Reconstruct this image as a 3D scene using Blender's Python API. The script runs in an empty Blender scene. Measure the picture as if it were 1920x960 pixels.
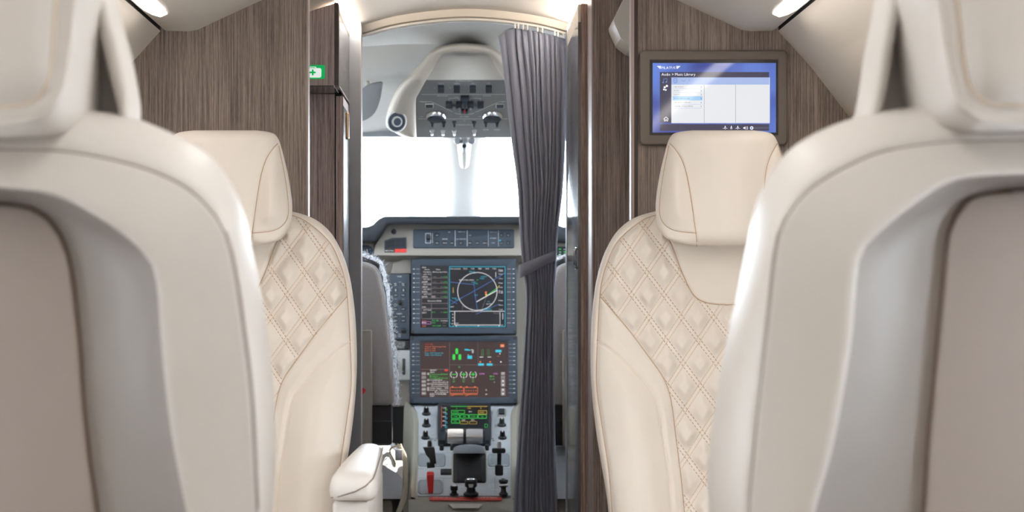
import bpy, bmesh, math, random
import numpy as np
from mathutils import Vector, Matrix

random.seed(7)
rng = np.random.default_rng(7)
SC = bpy.context.scene
COL = SC.collection

# ------------------------------------------------------------------ camera
F, CX, CY = 3600.0, 863.0, 545.0          # focal length and vanishing point in pixels of the 1920x960 frame
CAMX, CAMZ = -0.017, 1.0
cam_d = bpy.data.cameras.new('camera')
cam = bpy.data.objects.new('camera', cam_d)
COL.objects.link(cam)
cam.location = (CAMX, 0, CAMZ)
cam.rotation_euler = (math.pi / 2, 0, 0)
cam_d.sensor_width = 36
cam_d.lens = F / 1920 * 36
cam_d.shift_x = (960 - CX) / 1920
cam_d.shift_y = (CY - 480) / 1920
cam_d.clip_start = 0.05
cam_d.dof.use_dof = True
cam_d.dof.focus_distance = 3.75
cam_d.dof.aperture_fstop = 8.0
SC.camera = cam

# ------------------------------------------------------------------ world, sun, daylight at the windows, exposure
world = bpy.data.worlds.new('World')
SC.world = world
world.use_nodes = True
bg = world.node_tree.nodes['Background']
bg.inputs['Color'].default_value = (0.80, 0.90, 1.0, 1)
bg.inputs['Strength'].default_value = 29.0

sun_d = bpy.data.lights.new('sun', 'SUN')
sun_d.energy = 14.0
sun_d.color = (1.0, 0.93, 0.84)
sun_d.angle = math.radians(0.6)
sun = bpy.data.objects.new('sun', sun_d)
COL.objects.link(sun)
sun.rotation_euler = Vector((-1.0, -0.35, -0.90)).to_track_quat('-Z', 'Y').to_euler()

WIN_Y = [-1.25, -0.35, 0.55, 1.45, 2.35]     # cabin windows along each side wall
# shades added to dim the unseen windows: how far each is drawn, from the aft window forward: 1 = closed
ADDED_SHADE = {-1: (1.0, 1.0, 0.4, 0.5, 0.4), 1: (1.0, 1.0, 1.0, 0.0, 0.0)}

SC.view_settings.view_transform = 'Standard'
SC.view_settings.look = 'None'
SC.view_settings.gamma = 1.0
SC.view_settings.use_curve_mapping = False
SC.view_settings.exposure = 0.25

# ------------------------------------------------------------------ helpers
def P(px, py, Y):
    return Vector((CAMX + (px - CX) / F * Y, Y, CAMZ + (CY - py) / F * Y))

def lin(c):
    c = c / 255.0
    return c / 12.92 if c <= 0.04045 else ((c + 0.055) / 1.055) ** 2.4

def rgb(r, g, b):
    return (lin(r), lin(g), lin(b), 1.0)

MATS = {}
def mat(name, col, rough=0.5, metal=0.0, spec=0.5, emit=0.0, bump=None, var=None, coat=0.0, sheen=0.0):
    m = bpy.data.materials.new(name)
    m.use_nodes = True
    nt = m.node_tree
    b = nt.nodes['Principled BSDF']
    b.inputs['Base Color'].default_value = col
    b.inputs['Roughness'].default_value = rough
    b.inputs['Metallic'].default_value = metal
    b.inputs['Specular IOR Level'].default_value = spec
    b.inputs['Coat Weight'].default_value = coat
    b.inputs['Coat Roughness'].default_value = 0.05
    b.inputs['Sheen Weight'].default_value = sheen
    if emit > 0:
        b.inputs['Emission Color'].default_value = col
        b.inputs['Emission Strength'].default_value = emit
    if bump or var:
        tc = nt.nodes.new('ShaderNodeTexCoord')
    if bump:
        n = nt.nodes.new('ShaderNodeTexNoise')
        n.inputs['Scale'].default_value = bump[0]
        n.inputs['Detail'].default_value = 3
        bp = nt.nodes.new('ShaderNodeBump')
        bp.inputs['Strength'].default_value = bump[1]
        bp.inputs['Distance'].default_value = 0.001
        nt.links.new(tc.outputs['Object'], n.inputs['Vector'])
        nt.links.new(n.outputs['Fac'], bp.inputs['Height'])
        nt.links.new(bp.outputs['Normal'], b.inputs['Normal'])
    if var:
        n2 = nt.nodes.new('ShaderNodeTexNoise')
        n2.inputs['Scale'].default_value = var[0]
        n2.inputs['Detail'].default_value = 4
        r = nt.nodes.new('ShaderNodeValToRGB')
        k = var[1]
        r.color_ramp.elements[0].position = 0.3
        r.color_ramp.elements[1].position = 0.7
        r.color_ramp.elements[0].color = tuple(max(0, c * (1 - k)) for c in col[:3]) + (1,)
        r.color_ramp.elements[1].color = tuple(min(1, c * (1 + k)) for c in col[:3]) + (1,)
        nt.links.new(tc.outputs['Object'], n2.inputs['Vector'])
        nt.links.new(n2.outputs['Fac'], r.inputs['Fac'])
        nt.links.new(r.outputs['Color'], b.inputs['Base Color'])
    MATS[name] = m
    return m

def wood_mat(name, dark, mid, light, rough=0.45):
    m = bpy.data.materials.new(name)
    m.use_nodes = True
    nt = m.node_tree
    b = nt.nodes['Principled BSDF']
    tc = nt.nodes.new('ShaderNodeTexCoord')
    mp = nt.nodes.new('ShaderNodeMapping')
    mp.inputs['Scale'].default_value = (420, 420, 7)
    n = nt.nodes.new('ShaderNodeTexNoise')
    n.inputs['Scale'].default_value = 1.0
    n.inputs['Detail'].default_value = 3.0
    n.inputs['Roughness'].default_value = 0.55
    mp2 = nt.nodes.new('ShaderNodeMapping')
    mp2.inputs['Scale'].default_value = (28, 28, 1.2)
    n2 = nt.nodes.new('ShaderNodeTexNoise')
    n2.inputs['Scale'].default_value = 1.0
    mp3 = nt.nodes.new('ShaderNodeMapping')
    mp3.inputs['Scale'].default_value = (700, 700, 60)
    n3 = nt.nodes.new('ShaderNodeTexNoise')
    n3.inputs['Scale'].default_value = 1.0
    a1 = nt.nodes.new('ShaderNodeMath'); a1.operation = 'MULTIPLY_ADD'
    a1.inputs[1].default_value = 0.35
    a2 = nt.nodes.new('ShaderNodeMath'); a2.operation = 'MULTIPLY_ADD'
    a2.inputs[1].default_value = 0.30
    r = nt.nodes.new('ShaderNodeValToRGB')
    e = r.color_ramp.elements
    e[0].position = 0.62; e[0].color = dark
    e[1].position = 1.0; e[1].color = light
    em = e.new(0.80); em.color = mid
    for mpx in (mp, mp2, mp3):
        nt.links.new(tc.outputs['Object'], mpx.inputs['Vector'])
    nt.links.new(mp.outputs['Vector'], n.inputs['Vector'])
    nt.links.new(mp2.outputs['Vector'], n2.inputs['Vector'])
    nt.links.new(mp3.outputs['Vector'], n3.inputs['Vector'])
    nt.links.new(n2.outputs['Fac'], a1.inputs[0]); nt.links.new(n.outputs['Fac'], a1.inputs[2])
    nt.links.new(n3.outputs['Fac'], a2.inputs[0]); nt.links.new(a1.outputs[0], a2.inputs[2])
    nt.links.new(a2.outputs[0], r.inputs['Fac'])
    nt.links.new(r.outputs['Color'], b.inputs['Base Color'])
    bp = nt.nodes.new('ShaderNodeBump')
    bp.inputs['Strength'].default_value = 0.25
    bp.inputs['Distance'].default_value = 0.0006
    nt.links.new(n.outputs['Fac'], bp.inputs['Height'])
    nt.links.new(bp.outputs['Normal'], b.inputs['Normal'])
    b.inputs['Roughness'].default_value = rough
    b.inputs['Specular IOR Level'].default_value = 0.35
    MATS[name] = m
    return m

def glass_mat(name, tint=(1, 1, 1, 1)):
    m = bpy.data.materials.new(name)
    m.use_nodes = True
    nt = m.node_tree
    nt.nodes.remove(nt.nodes['Principled BSDF'])
    t = nt.nodes.new('ShaderNodeBsdfTransparent'); t.inputs['Color'].default_value = tint
    g = nt.nodes.new('ShaderNodeBsdfGlossy'); g.inputs['Roughness'].default_value = 0.02
    mx = nt.nodes.new('ShaderNodeMixShader')
    mx.inputs[0].default_value = 0.05
    nt.links.new(t.outputs[0], mx.inputs[1]); nt.links.new(g.outputs[0], mx.inputs[2])
    nt.links.new(mx.outputs[0], nt.nodes['Material Output'].inputs['Surface'])
    MATS[name] = m
    return m

def emit_mat(name, col, s):
    m = bpy.data.materials.new(name)
    m.use_nodes = True
    nt = m.node_tree
    nt.nodes.remove(nt.nodes['Principled BSDF'])
    e = nt.nodes.new('ShaderNodeEmission')
    e.inputs['Color'].default_value = col; e.inputs['Strength'].default_value = s
    nt.links.new(e.outputs[0], nt.nodes['Material Output'].inputs['Surface'])
    MATS[name] = m
    return m

mat('leather', rgb(231, 222, 212), 0.42, spec=0.4, bump=(900, 0.10), var=(6, 0.03))
mat('leather_pale', rgb(224, 219, 214), 0.42, spec=0.4, bump=(900, 0.10), var=(6, 0.03))
mat('seam', rgb(186, 154, 126), 0.6)
mat('seam_pale', rgb(214, 190, 166), 0.6)
mat('piping', rgb(236, 222, 205), 0.45)
mat('shell_panel', rgb(176, 166, 160), 0.6, bump=(1400, 0.12))
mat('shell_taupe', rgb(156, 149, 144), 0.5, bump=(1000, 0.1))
mat('back_groove', rgb(128, 110, 100), 0.7)
mat('headliner', rgb(228, 220, 210), 0.65, bump=(700, 0.06))
mat('psu_grey', rgb(238, 234, 228), 0.6, bump=(700, 0.05))
mat('added_shade_cloth', rgb(206, 198, 188), 0.8)
mat('gap_black', rgb(30, 27, 26), 0.8)
wood_mat('wood', rgb(96, 84, 78), rgb(131, 117, 108), rgb(164, 149, 138))
wood_mat('wood_red', rgb(140, 121, 119), rgb(188, 168, 165), rgb(222, 206, 202))
wood_mat('wood_mid', rgb(104, 89, 83), rgb(144, 128, 120), rgb(180, 164, 155))
wood_mat('wood_pale', rgb(128, 104, 96), rgb(172, 146, 134), rgb(204, 182, 168), 0.35)
mat('trim_metal', rgb(176, 160, 154), 0.5, 0.2)
mat('edge_dark', rgb(66, 50, 46), 0.35)
mat('gloss_grey', rgb(104, 100, 100), 0.12, spec=0.7, coat=0.4)
mat('gloss_steel', rgb(150, 156, 162), 0.18, 0.7)
mat('post_dark', rgb(146, 150, 160), 0.45, bump=(1200, 0.1))
mat('bronze', rgb(180, 150, 122), 0.25, 1.0)
mat('carpet', rgb(160, 148, 136), 0.95, bump=(500, 0.8), var=(60, 0.2))
mat('carpet_dark', rgb(96, 86, 76), 0.95, bump=(500, 0.8), var=(60, 0.25))
mat('curtain', rgb(142, 147, 165), 0.85, sheen=0.2, bump=(1500, 0.2))
mat('rail_white', rgb(232, 230, 226), 0.4)
mat('cockpit_liner', rgb(168, 163, 155), 0.75, bump=(900, 0.1))
mat('cockpit_pale', rgb(208, 203, 194), 0.6, bump=(900, 0.06))
mat('hood_beige', rgb(186, 175, 160), 0.6, bump=(900, 0.06))
mat('cockpit_recess', rgb(136, 138, 142), 0.6)
mat('overhead_grey', rgb(134, 132, 130), 0.6, bump=(900, 0.05))
mat('panel_beige', rgb(162, 155, 145), 0.6, bump=(800, 0.08))
mat('panel_side', rgb(168, 164, 150), 0.55)
mat('pedestal_grey', rgb(190, 195, 200), 0.55, bump=(800, 0.06))
mat('tray_grey', rgb(142, 148, 154), 0.5)
mat('plate_grey', rgb(188, 188, 186), 0.5)
mat('glareshield', rgb(48, 52, 58), 0.75, bump=(1200, 0.2))
mat('bezel', rgb(56, 66, 78), 0.55)
mat('bezel_dark', rgb(34, 40, 48), 0.55)
mat('black_plastic', rgb(26, 27, 30), 0.4)
mat('black_soft', rgb(34, 33, 34), 0.8, bump=(1800, 0.4))
mat('chrome', rgb(225, 225, 228), 0.16, 1.0)
mat('satin_silver', rgb(222, 220, 220), 0.3, 0.6)
mat('red', rgb(226, 52, 46), 0.4)
mat('red_strip', rgb(218, 92, 82), 0.55)
mat('white_print', rgb(236, 236, 234), 0.6)
mat('emblem', rgb(214, 210, 200), 0.4, 0.3)
mat('placard', rgb(40, 38, 36), 0.6)
mat('seat_fabric', rgb(170, 162, 157), 0.9, bump=(1600, 0.5), var=(700, 0.18))
mat('belt', rgb(158, 150, 138), 0.8, bump=(1500, 0.4))
mat('belt_pale', rgb(206, 196, 172), 0.7)
mat('black_fabric', rgb(52, 48, 49), 0.8, bump=(1200, 0.3))
mat('fleece', rgb(222, 224, 228), 1.0, bump=(260, 1.0))
mat('monitor_grey', rgb(122, 112, 103), 0.5, spec=0.4)
mat('monitor_black', rgb(38, 34, 36), 0.3)
mat('sign_green_glow', rgb(0, 176, 92), 0.5, emit=0.5)  # glow added to brighten the printed sign plate
mat('sign_white_glow', rgb(245, 250, 248), 0.5, emit=0.55)  # same added glow on the white print
glass_mat('pane')
emit_mat('led_warm', (1.0, 0.93, 0.85, 1), 7.5)
emit_mat('led_fill', (1.0, 0.98, 0.95, 1), 10.5)
emit_mat('led_cove', (1.0, 0.89, 0.76, 1), 80.0)

def screen_mat(name, col, s, rough=0.06):
    m = mat(name, (0.01, 0.01, 0.012, 1), rough, spec=0.5)
    b = m.node_tree.nodes['Principled BSDF']
    b.inputs['Emission Color'].default_value = col
    b.inputs['Emission Strength'].default_value = s
    return m
screen_mat('scr_black', rgb(24, 26, 34), 0.5, 0.25)
screen_mat('scr_brown', rgb(60, 38, 34), 0.7, 0.25)
screen_mat('scr_white', rgb(238, 236, 236), 0.9, 0.3)
screen_mat('scr_grey', rgb(150, 140, 140), 0.6, 0.3)
screen_mat('scr_cyan', rgb(40, 190, 214), 0.9, 0.3)
screen_mat('scr_blue', rgb(70, 120, 200), 0.9, 0.3)
screen_mat('scr_green', rgb(40, 214, 70), 0.9, 0.3)
screen_mat('scr_orange', rgb(224, 110, 56), 0.9, 0.3)
screen_mat('scr_red', rgb(214, 50, 40), 0.9, 0.3)
screen_mat('scr_magenta', rgb(226, 130, 226), 0.9, 0.3)
screen_mat('scr_yellow', rgb(230, 190, 60), 0.9, 0.3)
screen_mat('mon_blue', rgb(84, 104, 190), 0.75)
screen_mat('mon_bar', rgb(70, 68, 92), 0.7)
screen_mat('mon_white', rgb(232, 234, 238), 0.82)
screen_mat('mon_band', rgb(170, 190, 236), 0.8)
screen_mat('mon_high', rgb(160, 206, 244), 0.8)
screen_mat('mon_text', rgb(252, 252, 255), 0.95)
screen_mat('mon_grey', rgb(150, 152, 160), 0.6)
screen_mat('mon_icon', rgb(120, 150, 220), 0.8)
b_ = MATS['mon_blue'].node_tree
tc_ = b_.nodes.new('ShaderNodeTexCoord'); nz_ = b_.nodes.new('ShaderNodeTexNoise'); rp_ = b_.nodes.new('ShaderNodeValToRGB')
nz_.inputs['Scale'].default_value = 9
rp_.color_ramp.elements[0].position = 0.35; rp_.color_ramp.elements[0].color = rgb(66, 78, 160)
rp_.color_ramp.elements[1].position = 0.68; rp_.color_ramp.elements[1].color = rgb(112, 146, 236)
b_.links.new(tc_.outputs['Object'], nz_.inputs['Vector']); b_.links.new(nz_.outputs['Fac'], rp_.inputs['Fac'])
b_.links.new(rp_.outputs['Color'], b_.nodes['Principled BSDF'].inputs['Emission Color'])


class MB:
    """collects geometry; build() links it as one mesh object"""
    def __init__(self):
        self.v = []; self.f = []
    def add(self, verts, faces):
        o = len(self.v)
        self.v.extend([tuple(p) for p in verts])
        self.f.extend([tuple(i + o for i in fc) for fc in faces])
        return self
    def box(self, lo, hi):
        x0, y0, z0 = lo; x1, y1, z1 = hi
        v = [(x0, y0, z0), (x1, y0, z0), (x1, y1, z0), (x0, y1, z0), (x0, y0, z1), (x1, y0, z1), (x1, y1, z1), (x0, y1, z1)]
        return self.add(v, [(0, 3, 2, 1), (4, 5, 6, 7), (0, 1, 5, 4), (1, 2, 6, 5), (2, 3, 7, 6), (3, 0, 4, 7)])
    def rbox(self, lo, hi, r, seg=3):
        bm = bmesh.new()
        bmesh.ops.create_cube(bm, size=1)
        c = [(a + b) / 2 for a, b in zip(lo, hi)]; s = [b - a for a, b in zip(lo, hi)]
        for v in bm.verts:
            v.co = Vector((c[0] + v.co.x * s[0], c[1] + v.co.y * s[1], c[2] + v.co.z * s[2]))
        r = min(r, min(s) * 0.49)
        bmesh.ops.bevel(bm, geom=list(bm.edges), offset=r, segments=seg, profile=0.5, affect='EDGES')
        bm.verts.index_update()
        self.add([v.co for v in bm.verts], [[v.index for v in f.verts] for f in bm.faces])
        bm.free()
        return self
    def prism(self, pts, off):
        n = len(pts); off = Vector(off)
        v = [Vector(p) for p in pts] + [Vector(p) + off for p in pts]
        f = [tuple(range(n)), tuple(range(2 * n - 1, n - 1, -1))]
        f += [(i, i + n, (i + 1) % n + n, (i + 1) % n) for i in range(n)]
        return self.add(v, f)
    def grid(self, rows, close=False):
        n = len(rows[0]); v = []
        for r in rows: v += list(r)
        f = []
        m = n if close else n - 1
        for i in range(len(rows) - 1):
            for j in range(m):
                k = (j + 1) % n
                f.append((i * n + j, i * n + k, (i + 1) * n + k, (i + 1) * n + j))
        return self.add(v, f)
    def tube(self, pts, r, n=6, caps=True):
        pts = [Vector(p) for p in pts]
        rows = []
        up = Vector((0, 0, 1))
        for i, p in enumerate(pts):
            t = (pts[min(i + 1, len(pts) - 1)] - pts[max(i - 1, 0)])
            if t.length < 1e-9: t = Vector((0, 0, 1))
            t.normalize()
            a = t.cross(up)
            if a.length < 1e-3: a = t.cross(Vector((0, 1, 0)))
            a.normalize(); b = t.cross(a)
            rr = r[i] if isinstance(r, (list, tuple)) else r
            rows.append([p + a * math.cos(2 * math.pi * k / n) * rr + b * math.sin(2 * math.pi * k / n) * rr for k in range(n)])
        o = len(self.v)
        self.grid(rows, True)
        if caps:
            self.f.append(tuple(o + k for k in range(n)))
            m = o + (len(pts) - 1) * n
            self.f.append(tuple(m + k for k in range(n - 1, -1, -1)))
        return self
    def lathe(self, base, axis, prof, n=20, sx=1.0, xax=None):
        axis = Vector(axis).normalized()
        a = Vector(xax) if xax is not None else axis.cross(Vector((0, 0, 1)))
        if a.length < 1e-3: a = Vector((1, 0, 0))
        a = (a - axis * a.dot(axis)).normalized(); b = axis.cross(a)
        rows = [[Vector(base) + axis * h + (a * math.cos(2 * math.pi * k / n) * sx + b * math.sin(2 * math.pi * k / n)) * r
                 for k in range(n)] for r, h in prof]
        o = len(self.v)
        self.grid(rows, True)
        self.f.append(tuple(o + (len(rows) - 1) * n + k for k in range(n)))
        return self
    def build(self, name, material, parent=None, smooth=False, fix=True):
        off = wloc(parent) if parent is not None else Vector((0, 0, 0))
        me = bpy.data.meshes.new(name)
        vv = [(p[0] - off.x, p[1] - off.y, p[2] - off.z) for p in self.v]
        me.from_pydata(vv, [], self.f)
        if fix:
            bm = bmesh.new(); bm.from_mesh(me)
            bmesh.ops.recalc_face_normals(bm, faces=bm.faces)
            bm.to_mesh(me); bm.free()
        me.materials.append(MATS[material] if isinstance(material, str) else material)
        if smooth:
            me.polygons.foreach_set('use_smooth', [True] * len(me.polygons))
            if smooth == 'auto':
                try: me.set_sharp_from_angle(angle=math.radians(38))
                except Exception: pass
        me.update()
        o = bpy.data.objects.new(name, me)
        COL.objects.link(o)
        if parent is not None: o.parent = parent
        return o

def wloc(o):
    l = Vector((0, 0, 0))
    while o is not None:
        l += o.location; o = o.parent
    return l

def tag(o, label=None, cat=None, group=None, kind=None):
    if label: o['label'] = label
    if cat: o['category'] = cat
    if group: o['group'] = group
    if kind: o['kind'] = kind
    return o

def thing(name, label, cat, loc, group=None):
    e = bpy.data.objects.new(name, None)
    e.empty_display_size = 0.05
    COL.objects.link(e)
    e.location = loc
    return tag(e, label, cat, group)

def copy_tree(o, parent=None):
    c = o.copy(); COL.objects.link(c); c.parent = parent
    for ch in o.children:
        copy_tree(ch, c)
    return c

def catmull(pts, per=8):
    pts = [np.array(p, float) for p in pts]
    out = []
    for i in range(len(pts) - 1):
        p0 = pts[i - 1] if i > 0 else 2 * pts[0] - pts[1]
        p1, p2 = pts[i], pts[i + 1]
        p3 = pts[i + 2] if i + 2 < len(pts) else 2 * pts[-1] - pts[-2]
        for k in range(per):
            t = k / per
            out.append(0.5 * ((2 * p1) + (p2 - p0) * t + (2 * p0 - 5 * p1 + 4 * p2 - p3) * t * t + (3 * p1 - p0 - 3 * p2 + p3) * t ** 3))
    out.append(pts[-1])
    return np.array(out)

def resample(poly, n):
    poly = np.asarray(poly, float)
    d = np.r_[0, np.cumsum(np.linalg.norm(np.diff(poly, axis=0), axis=1))]
    t = np.linspace(0, d[-1], n)
    return np.stack([np.interp(t, d, poly[:, k]) for k in range(poly.shape[1])], 1)

def dist_poly(x, z, poly):
    """distance of points to a 2-D polyline"""
    x = np.asarray(x, float); z = np.asarray(z, float)
    best = np.full(x.shape, 1e9)
    for (ax, az), (bx, bz) in zip(poly[:-1], poly[1:]):
        dx, dz = bx - ax, bz - az
        l2 = dx * dx + dz * dz + 1e-15
        t = np.clip(((x - ax) * dx + (z - az) * dz) / l2, 0, 1)
        best = np.minimum(best, (x - ax - t * dx) ** 2 + (z - az - t * dz) ** 2)
    return np.sqrt(best)

def inside(x, z, poly):
    x = np.asarray(x, float); z = np.asarray(z, float)
    r = np.zeros(x.shape, bool)
    n = len(poly)
    for i in range(n):
        ax, az = poly[i]; bx, bz = poly[(i + 1) % n]
        c = (az > z) != (bz > z)
        with np.errstate(divide='ignore', invalid='ignore'):
            xi = (bx - ax) * (z - az) / (bz - az + 1e-15) + ax
        r ^= c & (x < xi)
    return r

def sstep(a, b, x):
    t = np.clip((x - a) / (b - a), 0, 1)
    return t * t * (3 - 2 * t)

# ------------------------------------------------------------------ glyphs (built-in font) as meshes
GLY = {}
def load_glyphs():
    chars = [chr(c) for c in range(33, 127)]
    obs = []
    for ch in chars:
        cu = bpy.data.curves.new('g', 'FONT'); cu.body = ch; cu.resolution_u = 1
        o = bpy.data.objects.new('g', cu); COL.objects.link(o); obs.append(o)
    dg = bpy.context.evaluated_depsgraph_get(); dg.update()
    for ch, o in zip(chars, obs):
        ev = o.evaluated_get(dg); me = ev.to_mesh()
        vs = [(v.co.x, v.co.y) for v in me.vertices]; fs = [tuple(p.vertices) for p in me.polygons]
        ev.to_mesh_clear()
        x0 = min([v[0] for v in vs], default=0); x1 = max([v[0] for v in vs], default=0.3)
        GLY[ch] = ([(a - x0, b) for a, b in vs], fs, x1 - x0)
    for o in obs:
        cu = o.data; bpy.data.objects.remove(o); bpy.data.curves.remove(cu)
load_glyphs()

class Surf:
    """a plane through the pixel rows py0 (at depth Y0) and py1 (at depth Y1)"""
    def __init__(s, py0, Y0, py1, Y1):
        s.b = (1 / Y1 - 1 / Y0) / (py1 - py0) if py1 != py0 else 0
        s.a = 1 / Y0 - s.b * py0
        p = P(CX, py0, s.Y(py0)); q = P(CX, py0 + 10, s.Y(py0 + 10))
        s.down = (q - p).normalized()
        s.n = Vector((1, 0, 0)).cross(s.down).normalized()
        if s.n.y > 0: s.n = -s.n
    def Y(s, py): return 1 / (s.a + s.b * py)
    def p(s, px, py, off=0.0): return P(px, py, s.Y(py)) + s.n * off
    def m(s, py): return s.Y(py) / F            # metres per pixel

def rrect(x0, y0, x1, y1, r, seg=4):
    pts = []
    for cx, cy, a0 in ((x1 - r, y0 + r, -90), (x1 - r, y1 - r, 0), (x0 + r, y1 - r, 90), (x0 + r, y0 + r, 180)):
        for k in range(seg + 1):
            a = math.radians(a0 + 90 * k / seg)
            pts.append((cx + r * math.cos(a), cy + r * math.sin(a)))
    return pts

def slab(s, poly, h0, h1, ch=0.0, mb=None):
    """prism on a Surf: poly in pixels, from offset h0 to h1, top edge chamfered by ch pixels"""
    mb = mb or MB()
    cx = sum(p[0] for p in poly) / len(poly); cy = sum(p[1] for p in poly) / len(poly)
    n = len(poly)
    def inset(k):
        out = []
        for x, y in poly:
            dx, dy = x - cx, y - cy
            w = max(abs(p[0] - cx) for p in poly); hh = max(abs(p[1] - cy) for p in poly)
            out.append((cx + dx * max(0, 1 - k / w), cy + dy * max(0, 1 - k / hh)))
        return out
    rows = [[s.p(x, y, h0) for x, y in poly]]
    if ch > 0:
        mpx = s.m(cy) * ch
        rows.append([s.p(x, y, h1 - mpx) for x, y in poly])
        rows.append([s.p(x, y, h1 - mpx * 0.3) for x, y in inset(ch * 0.3)])
        rows.append([s.p(x, y, h1) for x, y in inset(ch)])
    else:
        rows.append([s.p(x, y, h1) for x, y in poly])
    o = len(mb.v)
    mb.grid(rows, True)
    mb.f.append(tuple(o + k for k in range(n)))
    mb.f.append(tuple(o + (len(rows) - 1) * n + k for k in range(n - 1, -1, -1)))
    return mb

class Flat:
    """flat print on a Surf, one mesh per colour"""
    def __init__(s, surf, lift=0.0004):
        s.s = surf; s.lift = lift; s.d = {}; s.k = 0
    def _mb(s, c): return s.d.setdefault(c, MB())
    def poly(s, c, pts, lay=0):
        mb = s._mb(c)
        mb.add([s.s.p(x, y, s.lift * (1 + lay)) for x, y in pts], [tuple(range(len(pts)))])
    def rect(s, c, x0, y0, x1, y1, lay=0): s.poly(c, [(x0, y0), (x1, y0), (x1, y1), (x0, y1)], lay)
    def line(s, c, pts, w, lay=1):
        for (ax, ay), (bx, by) in zip(pts[:-1], pts[1:]):
            dx, dy = bx - ax, by - ay; l = math.hypot(dx, dy) or 1
            nx, ny = -dy / l * w / 2, dx / l * w / 2
            s.poly(c, [(ax + nx, ay + ny), (bx + nx, by + ny), (bx - nx, by - ny), (ax - nx, ay - ny)], lay)
    def ring(s, c, cx, cy, r, w, lay=1, a0=0, a1=360, n=40, ry=None):
        ry = ry or r
        pts = [(cx + r * math.cos(math.radians(a0 + (a1 - a0) * k / n)), cy + ry * math.sin(math.radians(a0 + (a1 - a0) * k / n))) for k in range(n + 1)]
        s.line(c, pts, w, lay)
    def disc(s, c, cx, cy, r, lay=1, n=12):
        s.poly(c, [(cx + r * math.cos(2 * math.pi * k / n), cy + r * math.sin(2 * math.pi * k / n)) for k in range(n)], lay)
    def frame(s, c, x0, y0, x1, y1, w, lay=1): s.line(c, [(x0, y0), (x1, y0), (x1, y1), (x0, y1), (x0, y0)], w, lay)
    def text(s, c, txt, x, y, h, align='l', lay=1, wmax=None):
        """baseline at y, capitals h pixels tall"""
        k = h / 0.70
        adv = sum((GLY[ch][2] + 0.09) if ch != ' ' else 0.30 for ch in txt) * k
        kx = k
        if wmax: kx = k * wmax / adv; adv = wmax
        if align == 'c': x -= adv / 2
        if align == 'r': x -= adv
        mb = s._mb(c)
        for ch in txt:
            if ch == ' ': x += 0.30 * kx; continue
            vs, fs, w = GLY[ch]
            mb.add([s.s.p(x + a * kx, y - b * k, s.lift * (1 + lay)) for a, b in vs], fs)
            x += (w + 0.09) * kx
    def build(s, name, parent):
        for c, mb in s.d.items():
            mb.build(name, c, parent, fix=False)['kind'] = 'stuff'

# ================================================================== STRUCTURE
# cabin cross-section at the forward bulkhead: half width, height
SIDE = [(0.68, 0.0), (0.76, 0.2), (0.82, 0.5), (0.838, 0.8), (0.838, 0.855), (0.838, 1.125), (0.80, 1.19),
        (0.718, 1.318), (0.643, 1.416), (0.579, 1.487)]
PSU = [(0.572, 1.489), (0.568, 1.487), (0.528, 1.486), (0.51, 1.489), (0.46, 1.512), (0.389, 1.545), (0.33, 1.575)]
CEIL = [(0.33, 1.575), (0.27, 1.612), (0.16, 1.645), (0.0, 1.66)]
Y_AFT, Y_BULK = -2.2, 3.6

fl = MB().box((-0.9, Y_AFT - 0.05, -0.05), (0.9, 4.47, 0.0)).build('floor', 'carpet')
tag(fl, 'beige carpeted cabin floor along the aisle', 'floor', kind='structure')
fl2 = MB().box((-0.9, 4.47, -0.05), (0.9, 6.5, 0.0)).build('floor', 'carpet_dark')
tag(fl2, 'dark carpeted cockpit floor between the pilot seats', 'floor', kind='structure')

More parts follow.
